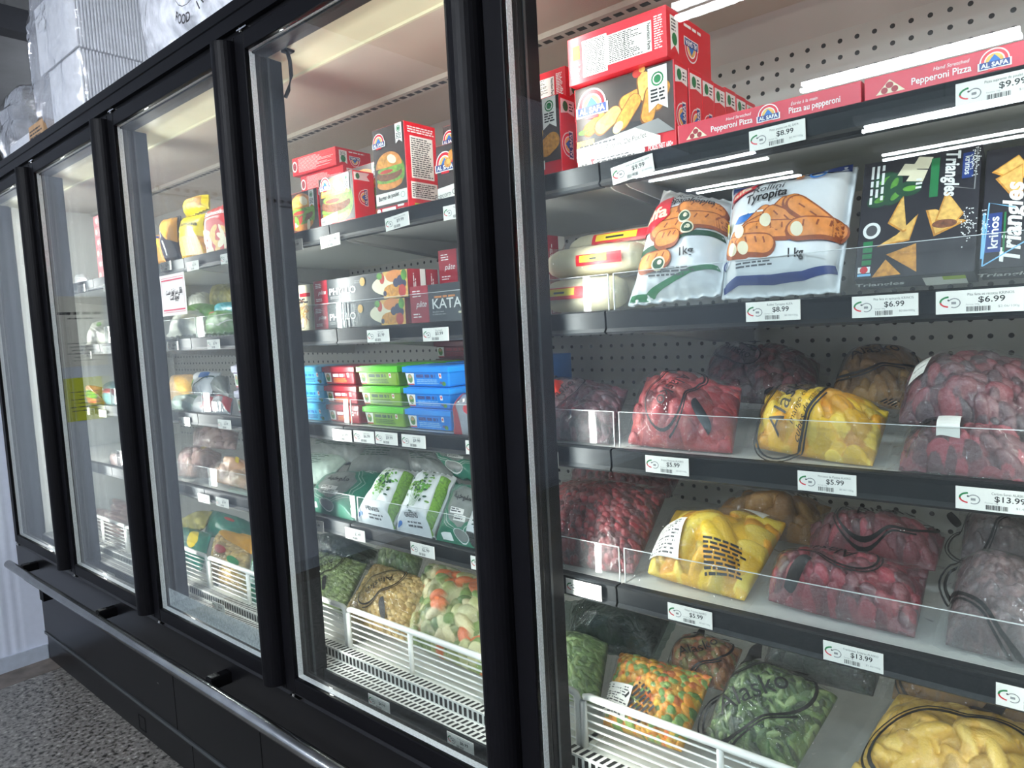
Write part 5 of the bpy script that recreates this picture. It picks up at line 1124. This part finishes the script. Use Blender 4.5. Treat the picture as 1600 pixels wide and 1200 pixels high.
stand_pack('red and clear snack bag with pale puffs beside the door handle', [(326, 402), (376, 388), (372, 312), (326, 334)], REDB, 65, a_red)
G32 = 'mixed bags behind the third door'
BREAD = M('flat_bread', (206, 170, 120), .6, noise=.3, scale=60); PALE = M('pale_clear_bag', (196, 196, 184), .3, noise=.2, bump=.3, bscale=24); GRN2 = M('fresh_green_bag', (96, 146, 60), .35, noise=.45, scale=30, bump=.3, bscale=24); TEAL = M('teal_pouch', (20, 140, 150), .3); OCH = M('ochre_leaves', (160, 150, 80), .5, noise=.5, scale=40, bump=.3)
def soft(label, px, y0, z0, tilt, th, mat, seed, art=None, group=G32, name='vegetable_bag'):
    t, q = printed_bag(name, label, px, y0, z0, tilt, th, mat, group, seed=seed)
    if art: k = Ink(); art(k, q.w, q.h); k.build('bag_print', t, q.fn(), .0008, .0008, fine=.007)
    return t
S2c, S3c, S4c = 1.518, 1.281, 1.040
def white_net(k, w_, h):
    for i in range(3): k.line([(w_*.1, h*(.2+.3*i)), (w_*.5, h*(.1+.3*i)), (w_*.9, h*(.25+.3*i))], .003, WHT)
soft('clear bag of pale vegetables at the shelf front beside the post', [(262, 528), (325, 524), (330, 492), (286, 494)], .17, S2c, 40, .04, PALE, 71, lambda k, w_, h: k.rect(w_*.5, h*.3, w_*.9, h*.6, CREAMI))
soft('leafy green bag in the middle of the second shelf', [(290, 505), (352, 505), (352, 485), (296, 486)], .22, S2c+.035, 35, .04, GRN2, 72)
soft('green and red bag beside the handle, second shelf', [(322, 524), (385, 520), (385, 490), (335, 500)], .17, S2c, 40, .04, GRN2, 73, lambda k, w_, h: (white_net(k, w_, h), k.rect(w_*.0+.004, h*.6, w_*.4, h*.8, TOMATO)))
soft('grey clear bag raised on the leafy green bag', [(294, 488), (328, 486), (336, 464), (312, 464)], .27, S2c+.085, 35, .035, PALE, 74, lambda k, w_, h: k.lines(w_*.3, h*.5, w_*.6, h*.65, 1, DGREY))
soft('ochre leafy bag topmost of the second shelf pile', [(328, 482), (385, 478), (385, 450), (336, 454)], .29, S2c+.09, 38, .04, OCH, 75)
soft('teal pouch lying across the pile on the second shelf', [(335, 492), (390, 490), (390, 478), (338, 480)], .23, S2c+.08, 30, .02, TEAL, 76)
soft('bag of golden flat breads at the left of the third shelf', [(268, 626), (312, 624), (304, 586), (272, 590)], .20, S3c+.04, 48, .03, BREAD, 77, lambda k, w_, h: (k.ell(w_*.65, h*.4, w_*.28, h*.36, CRUSTL, rot=20), k.ell(w_*.25, h*.5, w_*.2, h*.34, BREAD)))
soft('white and green bag with a blue patch leaning on the flat breads', [(305, 624), (330, 620), (348, 582), (306, 586)], .21, S3c+.045, 46, .03, PLAST, 78, lambda k, w_, h: (k.rect(w_*.5, h*.55, w_*.85, h*.8, BLUE), k.ell(w_*.2, h*.4, w_*.12, h*.16, LEAF), k.line([(w_*.1, h*.04), (w_*.95, h*.7)], .006, DKGREEN)))
soft('grey pouch with dark picture behind the red and grey pouches', [(325, 618), (362, 622), (358, 590), (334, 594)], .24, S3c+.05, 42, .03, GREYBAG, 79)
soft('white bag with green corner at the front left of the third shelf', [(270, 640), (312, 646), (325, 622), (272, 624)], .168, S3c+.002, 36, .03, CLEARG, 80, lambda k, w_, h: k.poly([(w_*.6, h*.7), (w_*.98, h*.95), (w_*.98, h*.5)], GREEN))
soft('red and grey pouch at the shelf front, left of two', [(300, 646), (336, 648), (342, 624), (318, 624)], .168, S3c+.002, 40, .03, FOIL, 81, lambda k, w_, h: (k.rect(w_*.45, h*.1, w_*.98, h*.95, RED), k.ell(w_*.4, h*.4, w_*.3, h*.3, GREYI)))
soft('red and grey pouch at the shelf front, right of two', [(334, 648), (362, 650), (366, 624), (340, 624)], .166, S3c+.002, 40, .03, FOIL, 82, lambda k, w_, h: (k.rect(w_*.02, h*.75, w_*.98, h*.97, RED), k.rect(w_*.8, h*.1, w_*.98, h*.9, RED)))
t, fn, h = tub_kind('purple tubs behind the third door', M('tub_purple', (120, 60, 140), .3), M('tub_pale_lid', (214, 206, 224), .3), .15, .10, 'purple tub with pale lid beside the handle, lower of two'); tub_text(t, fn, WHT, ORANGE, .15)
t.location = (1.005, .17, S3c); t.scale = (1, 1, 1.55); LOC[t.name] = t.location.copy(); dup(t, (1.0, .17, S3c+.0755), 'purple tub with pale lid beside the handle, upper of two')
G34 = 'wrapped meat behind the third door'
for lb, px, y0, z0, ti, th, pal, sz, sd in [('clear bag of grey pink frozen meat at the shelf front', [(272, 748), (350, 752), (352, 706), (286, 694)], .19, S4c+.012, 30, .05, 'meat', .022, 83),
        ('clear bag of golden breaded meat beside the door handle', [(324, 752), (398, 772), (398, 722), (352, 724)], .17, S4c+.012, 30, .05, 'nug', .024, 84),
        ('clear bag of dark meat lying deep on the lowest shelf', [(296, 700), (375, 706), (380, 676), (300, 668)], .40, S4c+.07, 26, .05, 'meat', .022, 85)]:
    t, q = food_bag(lb+', third door', px, y0, z0, ti, th, 'frozen_meat', pal, sz, G34, name='meat_bag', seed=sd, frost=.2)
    k = Ink(); k.rect(q.w*.7, q.h*.6, q.w*.76, q.h*.78, YEL); k.build('clip', t, q.fn(.001), .001, .0003)
MB().box(.94, 1.36, .16, .34, S4c-.0015, S4c+.006).build('foam_board', M('pale_foam_board', (190, 200, 182), .6), label='pale green flat board under the breaded meat bag', cat='board')
G3D = 'green vegetable bags on the deck behind the third door'
TEALG = M('teal_green_bag', (10, 112, 92), .3, noise=.25, scale=25, bump=.4, bscale=26)
def veggie(k, w_, h): k.ell(w_*.5, h*.72, w_*.28, h*.16, YEL); k.ell(w_*.5, h*.45, w_*.3, h*.16, CRUSTL); k.ell(w_*.3, h*.5, w_*.08, h*.05, TOMATO); k.rect(w_*.1, h*.2, w_*.3, h*.3, GREEN)
for lb, px, y0, z0, ti, mt, sd, ar in [('teal green bag with a yellow pepper print beside the post', [(270, 870), (316, 893), (332, 836), (288, 822)], .185, DK+.004, 40, TEALG, 91, lambda k, w_, h: (k.ell(w_*.75, h*.62, w_*.12, h*.26, YEL), k.ell(w_*.4, h*.3, w_*.06, h*.08, TOMATO), k.ell(w_*.2, h*.5, w_*.05, h*.1, LEAF))),
        ('teal green bag at the right, its corner under the door handle', [(394, 940), (428, 954), (430, 882), (402, 868)], .185, DK+.004, 40, TEALG, 92, lambda k, w_, h: k.line([(w_*.2, h*.1), (w_*.3, h*.8)], .004, LEAF)),
        ('dark teal bag of greens at the back, deck of the third door', [(320, 836), (400, 862), (402, 820), (330, 798)], .36, DK+.10, 30, TEALG, 93, lambda k, w_, h: k.ell(w_*.6, h*.6, w_*.1, h*.06, TOMATO)),
        ('olive and yellow bag edge lying across the teal bags', [(270, 842), (320, 826), (334, 800), (276, 826)], .30, DK+.11, 30, OCH, 94, None)]:
    soft(lb, px, y0, z0, ti, .045, mt, sd, ar, G3D)
t, q = food_bag('clear yellow and green bag of corn kernels behind the wire fence', [(318, 908), (392, 938), (398, 836), (345, 822)], .185, DK+.004, 38, .05, 'corn_kernels', 'corn', .009, G3D, seed=95)
k = Ink(); w_, h = q.w, q.h; k.poly([(w_*.2, h*.96), (w_*.98, h*.96), (w_*.98, h*.66), (w_*.5, h*.70), (w_*.2, h*.82)], M('print_amber', (234, 170, 20), .4)); k.ell(w_*.45, h*.5, w_*.14, h*.07, TOMATO); k.ell(w_*.75, h*.4, w_*.1, h*.06, GREEN); k.build('bag_print', t, q.fn(), .0008, .0008, fine=.007)
# ------------------------------------------------------------------ second door
c = [upright('snack_carton', 'pale red snack carton, %s of the stack seen through the second door' % n_, .03, .17, .17, .30, S1+.0405*i, S1+.0405*(i+1)-.0005, M('faded_red_carton', (206, 84, 92), .4), 'pale red cartons behind the second door') for i, n_ in enumerate(('lowest', 'second', 'third', 'fourth', 'fifth', 'topmost'))]
for i, b in enumerate(c): k = Ink(); k.ell(.02+.01*(i % 2), .02, .010, .010, CREAMI, n=12); k.lines(.05, .01, .13, .03, 2, WHT); k.build('front_print', b.t, b.front)
G2 = 'mixed bags behind the second door'
soft('clear bag with a green dot lying on the second shelf', [(136, 541), (185, 541), (180, 500), (150, 508)], .17, S2c, 42, .035, PALE, 101, lambda k, w_, h: k.ell(w_*.6, h*.6, w_*.1, h*.1, LEAF), G2)
soft('small white bag on the top shelf, nearly alone', [(118, 446), (142, 442), (138, 432), (120, 436)], .20, S1+.01, 30, .02, PLAST, 102, None, G2)
soft('bag with red and orange print at the left of the third shelf', [(140, 640), (170, 644), (168, 608), (140, 606)], .17, S3c, 42, .04, M('red_orange_pouch', (206, 110, 70), .35, noise=.5, scale=30), 103, lambda k, w_, h: k.ell(w_*.4, h*.4, w_*.3, h*.2, LEAF), G2)
soft('teal and pink printed bag near the handle, third shelf', [(166, 644), (196, 648), (194, 596), (166, 604)], .17, S3c, 42, .04, M('teal_pink_pouch', (90, 140, 140), .35, noise=.4, scale=30), 104, lambda k, w_, h: k.rect(w_*.1, h*.4, w_*.9, h*.55, REDD), G2)
t, q = food_bag('clear bag of pale frozen meat on the lowest shelf, second door', [(172, 748), (210, 756), (206, 708), (176, 712)], .18, S4c+.004, 36, .05, 'frozen_meat', 'meat', .02, G2, name='meat_bag', seed=105, frost=.5)
t, q = food_bag('tied clear bag of pink frozen meat on the deck, second door', [(176, 822), (212, 838), (206, 782), (182, 776)], .31, DK+.06, 50, .06, 'frozen_meat', 'meat', .02, G2, name='meat_bag', seed=106, frost=.5)
t, q = food_bag('clear bag of grey pink meat lying behind the wire fence, second door', [(150, 830), (205, 850), (205, 806), (150, 792)], .20, DK+.01, 34, .06, 'frozen_meat', 'meat', .02, G2, name='meat_bag', seed=107, frost=.3)
# ------------------------------------------------------------------ notices
P = [at(249.5, 432, 1, -.0012), at(288, 429.5, 1, -.0012), at(288, 491, 1, -.0012), at(250.5, 493, 1, -.0012)]
x0, x1, z0, z1 = P[0].x, P[1].x, P[2].z, P[0].z
mb = MB(); n = 8
for j in range(n+1):
    for i in range(n+1):
        u, v = i/n, j/n; mb.v.append((x0+(x1-x0)*u, -.0012-.0035*max(0, abs(2*u-1)-.7)*abs(2*v-1), z0+(z1-z0)*v))
mb.f = [(j*(n+1)+i, j*(n+1)+i+1, (j+1)*(n+1)+i+1, (j+1)*(n+1)+i) for j in range(n) for i in range(n)]; mb.m = [0]*len(mb.f)
t = mb.build('paper_notice', PAPER, label='white paper notice with red border and handwritten script stuck on the third door', cat='notice')
s_ = t.modifiers.new('thick', 'SOLIDIFY'); s_.thickness = .0003
k = Ink(); w_, h = x1-x0, z1-z0; e = w_*.06
for d_, wd in ((e, .0035),): k.line([(d_, d_), (w_-d_, d_), (w_-d_, h-d_), (d_, h-d_)], wd*.3, M('ink_pink', (222, 110, 124), .6), True)
PK = M('ink_pink', (222, 110, 124), .6); k.rect(e, h-e*1.9, w_-e, h-e*1.5, PK); k.rect(e, e*1.5, w_-e, e*1.9, PK)
k.text(arabic('باقالی سبز فوق هست'), w_*.55, h*.56, .016, BLK, wid=w_*.66, bold=.02); k.text(arabic('موجود است'), w_*.55, h*.43, .016, BLK, wid=w_*.36, bold=.02)
k.build('notice_lettering', t, lambda x, y, l: Vector((x0+x, -.0016-.0002-l, z0+y)), .0004, .0002)
t = MB().box(-.8035, -.8015, -.425, -.255, 1.155, 1.365).build('yellow_notice', M('yellow_sheet', (214, 222, 40), .6), label='yellow sheet on the white panel wall, seen mirrored in the second door', cat='notice')
k = Ink(); k.lines(.02, .04, .15, .15, 6, DGREY, .25, .3); k.build('notice_lettering', t, lambda x, y, l: Vector((-.8014+l, -.425+x, 1.155+y)))
t = MB().box(-.8035, -.8015, -.46, -.245, 1.42, 1.76).build('white_notice', PAPER, label='large white sheet above the yellow sheet on the panel wall', cat='notice')
k = Ink(); k.lines(.01, .245, .20, .27, 1, BLK, .5, .02); k.lines(.05, .225, .16, .24, 1, BLK, .5, .02); k.lines(.06, .02, .18, .12, 6, GREYI, .3); k.build('notice_lettering', t, lambda x, y, l: Vector((-.8014+l, -.46+x, 1.42+y)))
# perforated metal channel on the end wall, seen mirrored above the yellow packs
mb = MB(); mb.box(-.803, -.785, -1.95, -.74, 2.300, 2.352); t = mb.build('slotted_channel', M('pale_channel', (204, 208, 226), .4), label='pale metal channel with round holes fixed high on the panel wall', cat='metal channel')
mb = MB(); y = -1.92
while y < -.76:
    mb.add([(-.7848, y+.011*math.cos(a), 2.326+.011*math.sin(a)) for a in np.linspace(0, 2*math.pi, 13)[:-1]], [tuple(range(12))]); y += .052
mb.build('hole', BLK, t, kind='stuff')
t = thing('loose_wire', 'white wires dangling from the pale metal channel on the panel wall', 'wire', (-.78, -.8, 2.0))
MB().tube([(-.783, -.78, 2.31), (-.78, -.80, 2.22), (-.78, -.84, 2.12), (-.78, -.85, 2.02)], .004, 6).build('wire', WHITEM, t); MB().tube([(-.783, -.80, 2.305), (-.78, -.95, 2.20), (-.78, -1.08, 2.06)], .003, 6).build('wire', WHITEM, t)
# ------------------------------------------------------------------ bags of foam trays on top of the case
TOPZ = 2.2665
FOAM = M('foam_tray', (242, 245, 250), .55, noise=.02); FILMT = clear('crinkled_clear_bag', 1.5, mult=1.5, haze=.16, hazecol=(.86, .88, .93), rough=.10, bump=.8, bscale=9, extra=.05); FILMW = clear('milky_clear_bag', 1.5, mult=1.3, haze=.7, hazecol=(.88, .90, .95), rough=.14, bump=.7, bscale=8, extra=.03)
GTB = 'clear bags of foam trays on the freezer'
def blob_bag(root, name, mat, x0, x1, y0, y1, z0, z1, seed, knot=None, amp=.014, pw=5, lift=False):
    """a loose sack round a block, drawn in at a knot on its left end"""
    r = np.random.RandomState(seed); nu, nv = 96, 64; mb = MB(); ph = r.rand(10)*6.28; kk = r.randint(2, 13, (10, 2)); c = ((x0+x1)/2, (y0+y1)/2, (z0+z1)/2); hx, hy, hz = (x1-x0)/2, (y1-y0)/2, (z1-z0)/2
    for j in range(nv+1):
        b = -math.pi/2+math.pi*j/nv
        for i in range(nu):
            a = 2*math.pi*i/nu; d = Vector((math.cos(b)*math.cos(a), math.cos(b)*math.sin(a), math.sin(b))); s = (abs(d.x)**pw+abs(d.y)**pw+abs(d.z)**pw)**(-1/pw)
            n_ = sum(math.sin(kk[q][0]*a+kk[q][1]*b*2+ph[q]) for q in range(10))/10
            P = Vector((c[0]+hx*d.x*s, c[1]+hy*d.y*s, c[2]+hz*d.z*s)) + d*amp*n_
            if knot:
                K = Vector(knot); v = P-K; L = v.length; an = math.atan2(v.z, v.y); P += Vector((0, 0, 0)) + d*(.012*math.sin(an*14+ph[0])*math.exp(-(L/.16)**2)); P -= Vector((.0, .05*math.exp(-(L/.045)**2)*0, 0)); P = P+(K-P)*.55*math.exp(-(L/.075)**2)
            P.z = max(P.z, TOPZ+.002+.002*math.sin(a*9)+(.088*min(1, max(0, (.10-P.x)/.05)) if lift else 0)); mb.v.append(tuple(P))
    mb.f = [(j*nu+i, j*nu+(i+1) % nu, (j+1)*nu+(i+1) % nu, (j+1)*nu+i) for j in range(nv) for i in range(nu)]; mb.m = [0]*len(mb.f)
    return mb.build(name, mat, root, smooth=True)
def trays(root, x0, x1, y0, y1, z0, z1, pitch):
    """nested foam trays standing on edge, packed one behind the other"""
    y = y0
    while y < y1-pitch*.5:
        mb = MB(); mb.box(x0+.008, x1-.006, y+pitch*.15, y+pitch*.95, z0+.008, z1-.008); mb.box(x0, x1, y, y+pitch*.52, z0, z1)
        mb.build('foam_tray', FOAM, root, bevel=.0012); y += pitch
t = thing('tray_bag', 'knotted clear bag of white foam trays overhanging the freezer edge', 'bag', (.2, .2, TOPZ), GTB)
trays(t, .11, .412, .045, .335, TOPZ+.012, 2.495, .0105); trays(t, .02, .40, .045, .335, 2.505, 2.74, .0105)
blob_bag(t, 'clear_bag', FILMT, -.06, .425, .022, .35, TOPZ-.01, 2.86, 3, knot=(.02, .018, 2.655), amp=.007, pw=7, lift=True)
t = thing('tray_bag', 'bulging milky bag with black round print near the third door hinge', 'bag', (1.25, .25, TOPZ), GTB)
blob_bag(t, 'clear_bag', FILMW, .80, 1.62, .024, .50, TOPZ-.02, 2.80, 8, amp=.012, pw=4.5)
MB().box(.86, 1.56, .09, .42, TOPZ+.004, 2.72).build('foam_block', FOAM, t, bevel=.03)
k = Ink()
for i, ch in enumerate('FOOD IN'):
    a = math.radians(232+i*13); k.text(ch, .115*math.cos(a), .115*math.sin(a), .024, BLK, rot=math.degrees(a)+90, bold=.02) if ch != ' ' else None
for i in range(9): k.line([(-.07+.014*i, .01+.02*(i % 3)), (-.06+.014*i, -.03+.016*(i % 4)), (-.045+.014*i, .005*(i % 5))], .0022, BLK)
k.arc(0, 0, .085, 150, 390, .002, BLK)
k.build('black_print', t, lambda x, y, l: Vector((1.23+x, .016-l+.10*((x)/.3)**2, 2.44+y)), .0, .0002, fine=.03)
t = thing('tray_bag', 'crumpled clear bag with black script at the left end of the freezer', 'bag', (-.45, .2, TOPZ), GTB)
blob_bag(t, 'clear_bag', FILMT, -.74, -.145, .04, .42, TOPZ-.02, 2.60, 12, knot=(-.2, .05, 2.47), amp=.015, pw=3.5)
MB().box(-.66, -.28, .10, .36, TOPZ+.004, 2.41).build('foam_block', FOAM, t, bevel=.02)
k = Ink(); rs = random.Random(4)
for i in range(12): k.line([(-.10+.018*i, .012*rs.random()), (-.095+.018*i, .03+.02*rs.random()), (-.088+.018*i, .006*rs.random())], .003, BLK)
k.build('black_script', t, lambda x, y, l: Vector((-.42+x, .030-l, 2.335+y)))
t = MB().box(-.125, .04, .030, .30, TOPZ+.001, TOPZ+.085).build('cardboard_box', M('brown_cardboard', (186, 150, 112), .75, noise=.12, scale=30), bevel=.002, label='brown cardboard box with black print squeezed between the bags on top', cat='box')
k = Ink(); k.lines(.01, .02, .15, .07, 4, BLK, .5, .2); k.build('black_print', t, lambda x, y, l: Vector((-.125+x, .030-l, TOPZ+y)))
